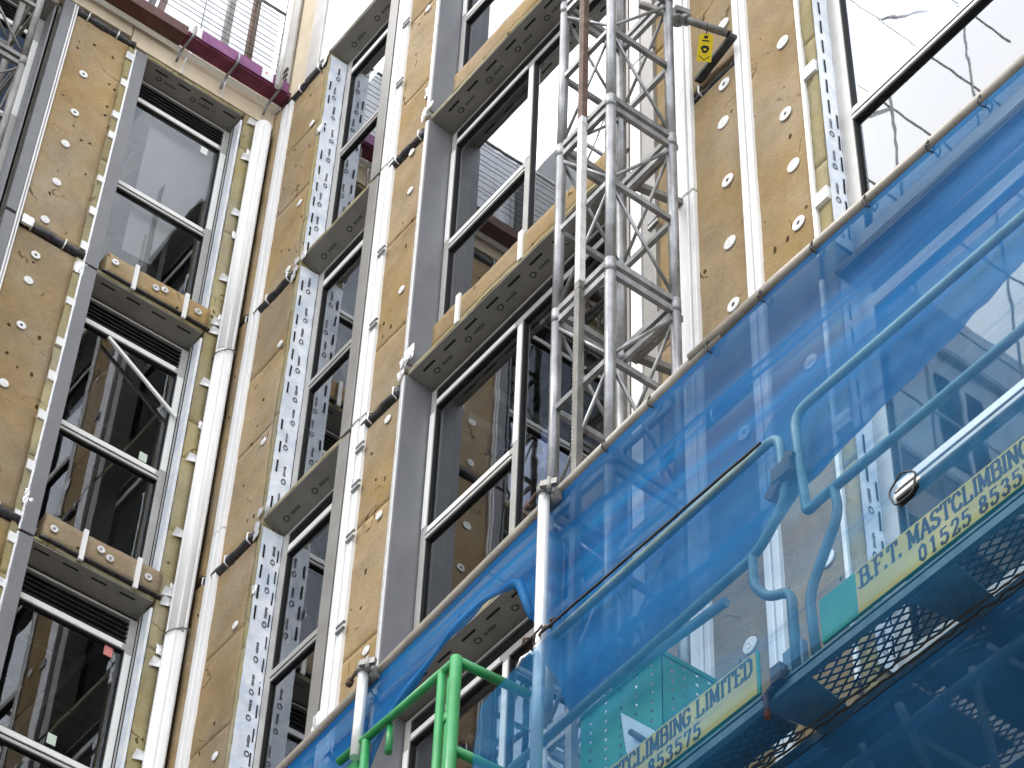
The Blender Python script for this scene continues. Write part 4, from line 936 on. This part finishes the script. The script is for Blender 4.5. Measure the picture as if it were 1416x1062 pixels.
net('debris_net', 'dark blue net slung beneath the mesh deck at the bottom right', rows, 'net_under')
for k_, dy in enumerate((0, .028)):
    hm = MB(); a = onZ(1416, 790, 7.30); b = onZ(1040, 1062, 7.30); a = a+(a-b)*.3; b = b-(a-b)*.3
    hm.tube([a+(b-a)*k/120+Vector((0, dy+.010*noise.noise(Vector((k*.35, k_*9, 0))), .006*noise.noise(Vector((k*.4, 5, k_))))) for k in range(121)], [.0045+.0025*noise.noise(Vector((k*.8, 1, k_))) for k in range(121)], 6, 'black_cable'); o = hm.build('lacing_cord', None)
    tag(o, ['black lacing cord along the net seam, nearer the yellow signs', 'black lacing cord along the net seam, farther from the yellow signs'][k_], 'cord', 'black cords lacing the nets')
for k_, px in enumerate((842, 905, 985, 1058, 1130, 1203, 1290, 1362)):
    py = 680-(px-776)*.955 if px < 1080 else 386-(px-1080)*.866; p = onB(px, py, -YT); hm = MB()
    hm.tube([p+Vector((.008*math.sin(3*t), -.034*math.cos(t), -.006+.036*math.sin(t))) for t in [2*PI*j/16 for j in range(17)]], .0035, 6, 'black_cable', cap=False); hm.tube([p+Vector((0, -.034, -.01)), p+Vector((.02, -.05, -.05-.02*(k_ % 3)))], .003, 6, 'black_cable'); o = hm.build('cable_tie', None)
    tag(o, 'small black cable tie fixing the blue net to the long grey tube', 'cable tie', 'cable ties along the long grey tube')
# torn rim of the hole
hm = MB(); hm.tube([hc+Vector((math.cos(t)*.059*(1+.06*math.sin(5*t)), -.012, math.sin(t)*.059*(1+.06*math.sin(5*t)))) for t in [2*PI*k/36 for k in range(37)]], .004, 6, 'black_cable', cap=False); o = hm.build('torn_rim', None); tag(o, 'dark rim round the circular hole in the lower net', 'net edge')
# cable ties
for (p, q) in (((660, 785), (742, 838)), ((493, 930), (537, 990)), ((715, 1008), (745, 1020))):
    mb = MB(); a = onB(*p, -YN+.03); b = onB(*q, -YN+.05); m = (a+b)/2+Vector((0, -.02, .025)); mb.tube(bend([a, m, b], .1), .0035, 6, 'black_cable'); o = mb.build('tie_wire', None)
    tag(o, {660: 'thin black tie wire at the top of the net arch', 493: 'thin black tie wire by the shorter white upright tube', 715: 'thin black tie wire at the teal end of the net'}[p[0]], 'wire')
mb = MB(); p = onB(750, 880, -Y+.10)
for k in range(7):
    v = Vector((random.uniform(-.1, .07), random.uniform(-.02, .03), random.uniform(-.03, .04))); w = Vector((random.uniform(-.09, .09), random.uniform(-.02, .02), random.uniform(-.05, .05))); mb.tube([p+v, p+v+w*.6+Vector((0, -.01, .01)), p+v+w], .006, 6, 'foil' if k % 2 else 'rust')
o = mb.build('rope_knot', None); tag(o, 'frayed pale knot where the black hem meets the tall white tube', 'rope')

# sheets lying on the deck
for k, (x0, x1, y0, y1, z) in enumerate(((6.7, 8.30, -1.50, -.98, .012), (8.36, 8.95, -1.46, -1.0, .014), (9.0, 10.2, -1.52, -1.0, .012), (7.0, 7.9, -1.78, -1.60, .02))):
    mb = MB(); mb.wbox((x0, y0, ZD+z), (x1, y1, ZD+z+.018)); o = mb.build('plywood_sheet', 'ply', None, .002)
    tag(o, ['long plywood sheet lying on the deck behind the short sign', 'short plywood sheet on the mesh deck under the circular net hole', 'plywood sheet on the mesh deck at the right edge', 'narrow plywood offcut on the deck behind the short sign'][k], 'plywood', 'plywood sheets on the deck')

# perforated green guard box behind the net
gx = thing('guard_box', 'green perforated metal box behind the lower net', 'guard box', (7.2, -1.6, ZD))
def perforated(mb, P, W, H, cols, m='toe_green'):
    """plate W x H with rows of square holes at given column positions"""
    xs = [0]; 
    for c in cols: xs += [c-.008, c+.008]
    xs.append(W); nz = int(H/.045); mb.hexa([P(-.002, H+.0005, -.006), P(W+.002, H+.0005, -.006), P(W+.002, H+.0005, .006), P(-.002, H+.0005, .006), P(-.002, H+.022, -.006), P(W+.002, H+.022, -.006), P(W+.002, H+.022, .006), P(-.002, H+.022, .006)], m)
    for k in range(len(xs)-1):
        if k % 2 == 0: mb.hexa([P(xs[k], 0, 0), P(xs[k+1], 0, 0), P(xs[k+1], 0, .003), P(xs[k], 0, .003), P(xs[k], H, 0), P(xs[k+1], H, 0), P(xs[k+1], H, .003), P(xs[k], H, .003)], m)
        else:
            for j in range(nz):
                a = j*H/nz; b = a+H/nz-.016; mb.hexa([P(xs[k], a, 0), P(xs[k+1], a, 0), P(xs[k+1], a, .003), P(xs[k], a, .003), P(xs[k], b, 0), P(xs[k+1], b, 0), P(xs[k+1], b, .003), P(xs[k], b, .003)], m)
c0 = onB(915, 905, 1.70); hB = c0.z-ZD-.03; x1 = c0.x; x0 = onB(803, 1005, 1.70).x
mb = MB(); perforated(mb, lambda a, b, h: Vector((x0+a, -1.70+h, ZD+.03+b)), x1-x0, hB, [.06, .15, .24, .33, .42]); mb.build('front_plate', None, gx)
mb = MB(); perforated(mb, lambda a, b, h: Vector((x1-h, -1.70+a, ZD+.03+b)), .30, hB, [.05, .11, .17, .23]); mb.build('side_plate', None, gx)
mb = MB(); q = onB(858, 1010, 1.74); mb.prism([onB(x, y, 1.73) for x, y in ((858, 985), (905, 1010), (918, 1040), (880, 1052), (866, 1040))], (0, .004, 0)); mb.build('cover_plate', 'white_alu', gx)
mb = MB(); mb.tube([onB(872, 1012, 1.75), onB(900, 1030, 1.75)], .012, 8, 'dark_steel'); mb.build('handle', None, gx)

# green gate at the platform end
gt = thing('gate_frame', 'bright green tubular gate frame at the bottom beside the net', 'gate', (6.1, -1.8, 8))
def gq(x, y, w=1.86): return onB(x, y, w)
c = gq(631, 913); zt = c.z; xp = c.x
def vert(x, y, z0, z1, r, nm='post'):
    mb = MB(); mb.tube([(x, y, z0), (x, y, z1)], r, 14); mb.build(nm, 'gate_green', gt)
vert(xp, -1.86, 7.2, zt+.012, .026)
xb = gq(612, 930).x; vert(xb, -1.86, 7.2, gq(612, 930).z, .020); vert((xp+xb)/2-.002, -1.845, 7.2, zt-.06, .017)
mb = MB(); mb.tube([((xp+xb)/2-.002, -1.845, zt-.30), ((xp+xb)/2-.002, -1.845, zt-.255)], .024, 10); mb.build('collar', 'gate_green', gt)
mb = MB(); e = gq(470, 1046); mb.tube([(xp, -1.86, zt), (e.x, -1.86, zt+.01)], .019, 12); mb.build('rail', 'gate_green', gt)
for z in (zt, zt-.47):
    mb = MB(); mb.tube([(xp, -1.86, z), (xp+.02, -1.50, z)], .022, 12); mb.build('rail', 'gate_green', gt)
s = gq(534, 1010); vert(s.x, -1.84, zt-.16, zt-.01, .016, 'stub')
s = gq(505, 1040); vert(s.x, -1.86, 7.4, zt-.01, .020); s2 = gq(492, 1050); vert(s2.x, -1.83, 7.4, zt-.03, .016)
gpnl = MB(); s = gq(482, 1045); gpnl.wbox((s.x-1.2, -1.84, 7.6), (s2.x-.02, -1.83, zt-.03)); o = gpnl.build('gate_panel', 'gate_green', gt)

# ------------------------------------------------------------------ light
sc = bpy.context.scene
W = bpy.data.worlds.new('World'); sc.world = W; W.use_nodes = True; nt = W.node_tree; L = nt.links.new
bg = nt.nodes['Background']
sky = nt.nodes.new('ShaderNodeTexSky'); sky.sky_type = 'NISHITA'; sky.sun_disc = False
EL, AZ = 52, 200                               # sun elevation; compass bearing of the sun measured from +Y clockwise
sky.sun_elevation = math.radians(EL); sky.sun_rotation = math.radians(AZ); sky.dust_density = 4; sky.air_density = 1.2; sky.ozone_density = 1
tc = nt.nodes.new('ShaderNodeTexCoord'); nz = nt.nodes.new('ShaderNodeTexNoise'); nz.inputs['Scale'].default_value = 2.4; nz.inputs['Detail'].default_value = 7; L(tc.outputs['Generated'], nz.inputs['Vector'])
cr = nt.nodes.new('ShaderNodeValToRGB'); cr.color_ramp.elements[0].position = .38; cr.color_ramp.elements[1].position = .60; L(nz.outputs['Fac'], cr.inputs[0])
mx = nt.nodes.new('ShaderNodeMix'); mx.data_type = 'RGBA'; L(cr.outputs[0], mx.inputs[0]); L(sky.outputs[0], mx.inputs[6]); mx.inputs[7].default_value = (21, 21.3, 22, 1)
L(mx.outputs[2], bg.inputs['Color']); bg.inputs['Strength'].default_value = .15
sd = bpy.data.lights.new('sun', 'SUN'); sd.energy = 1.0; sd.angle = math.radians(14); sd.color = (1, .96, .9); so = bpy.data.objects.new('sun', sd); C.objects.link(so)
el, az = math.radians(EL), math.radians(AZ)
dirv = Vector((math.sin(az)*math.cos(el), math.cos(az)*math.cos(el), math.sin(el)))
so.rotation_euler = dirv.to_track_quat('Z', 'Y').to_euler(); so.location = (12, -12, 30)
sc.view_settings.view_transform = 'Standard'; sc.view_settings.look = 'None'; sc.view_settings.gamma = 1; sc.view_settings.exposure = .40
sc.cycles.transparent_max_bounces = 24; sc.cycles.max_bounces = 10
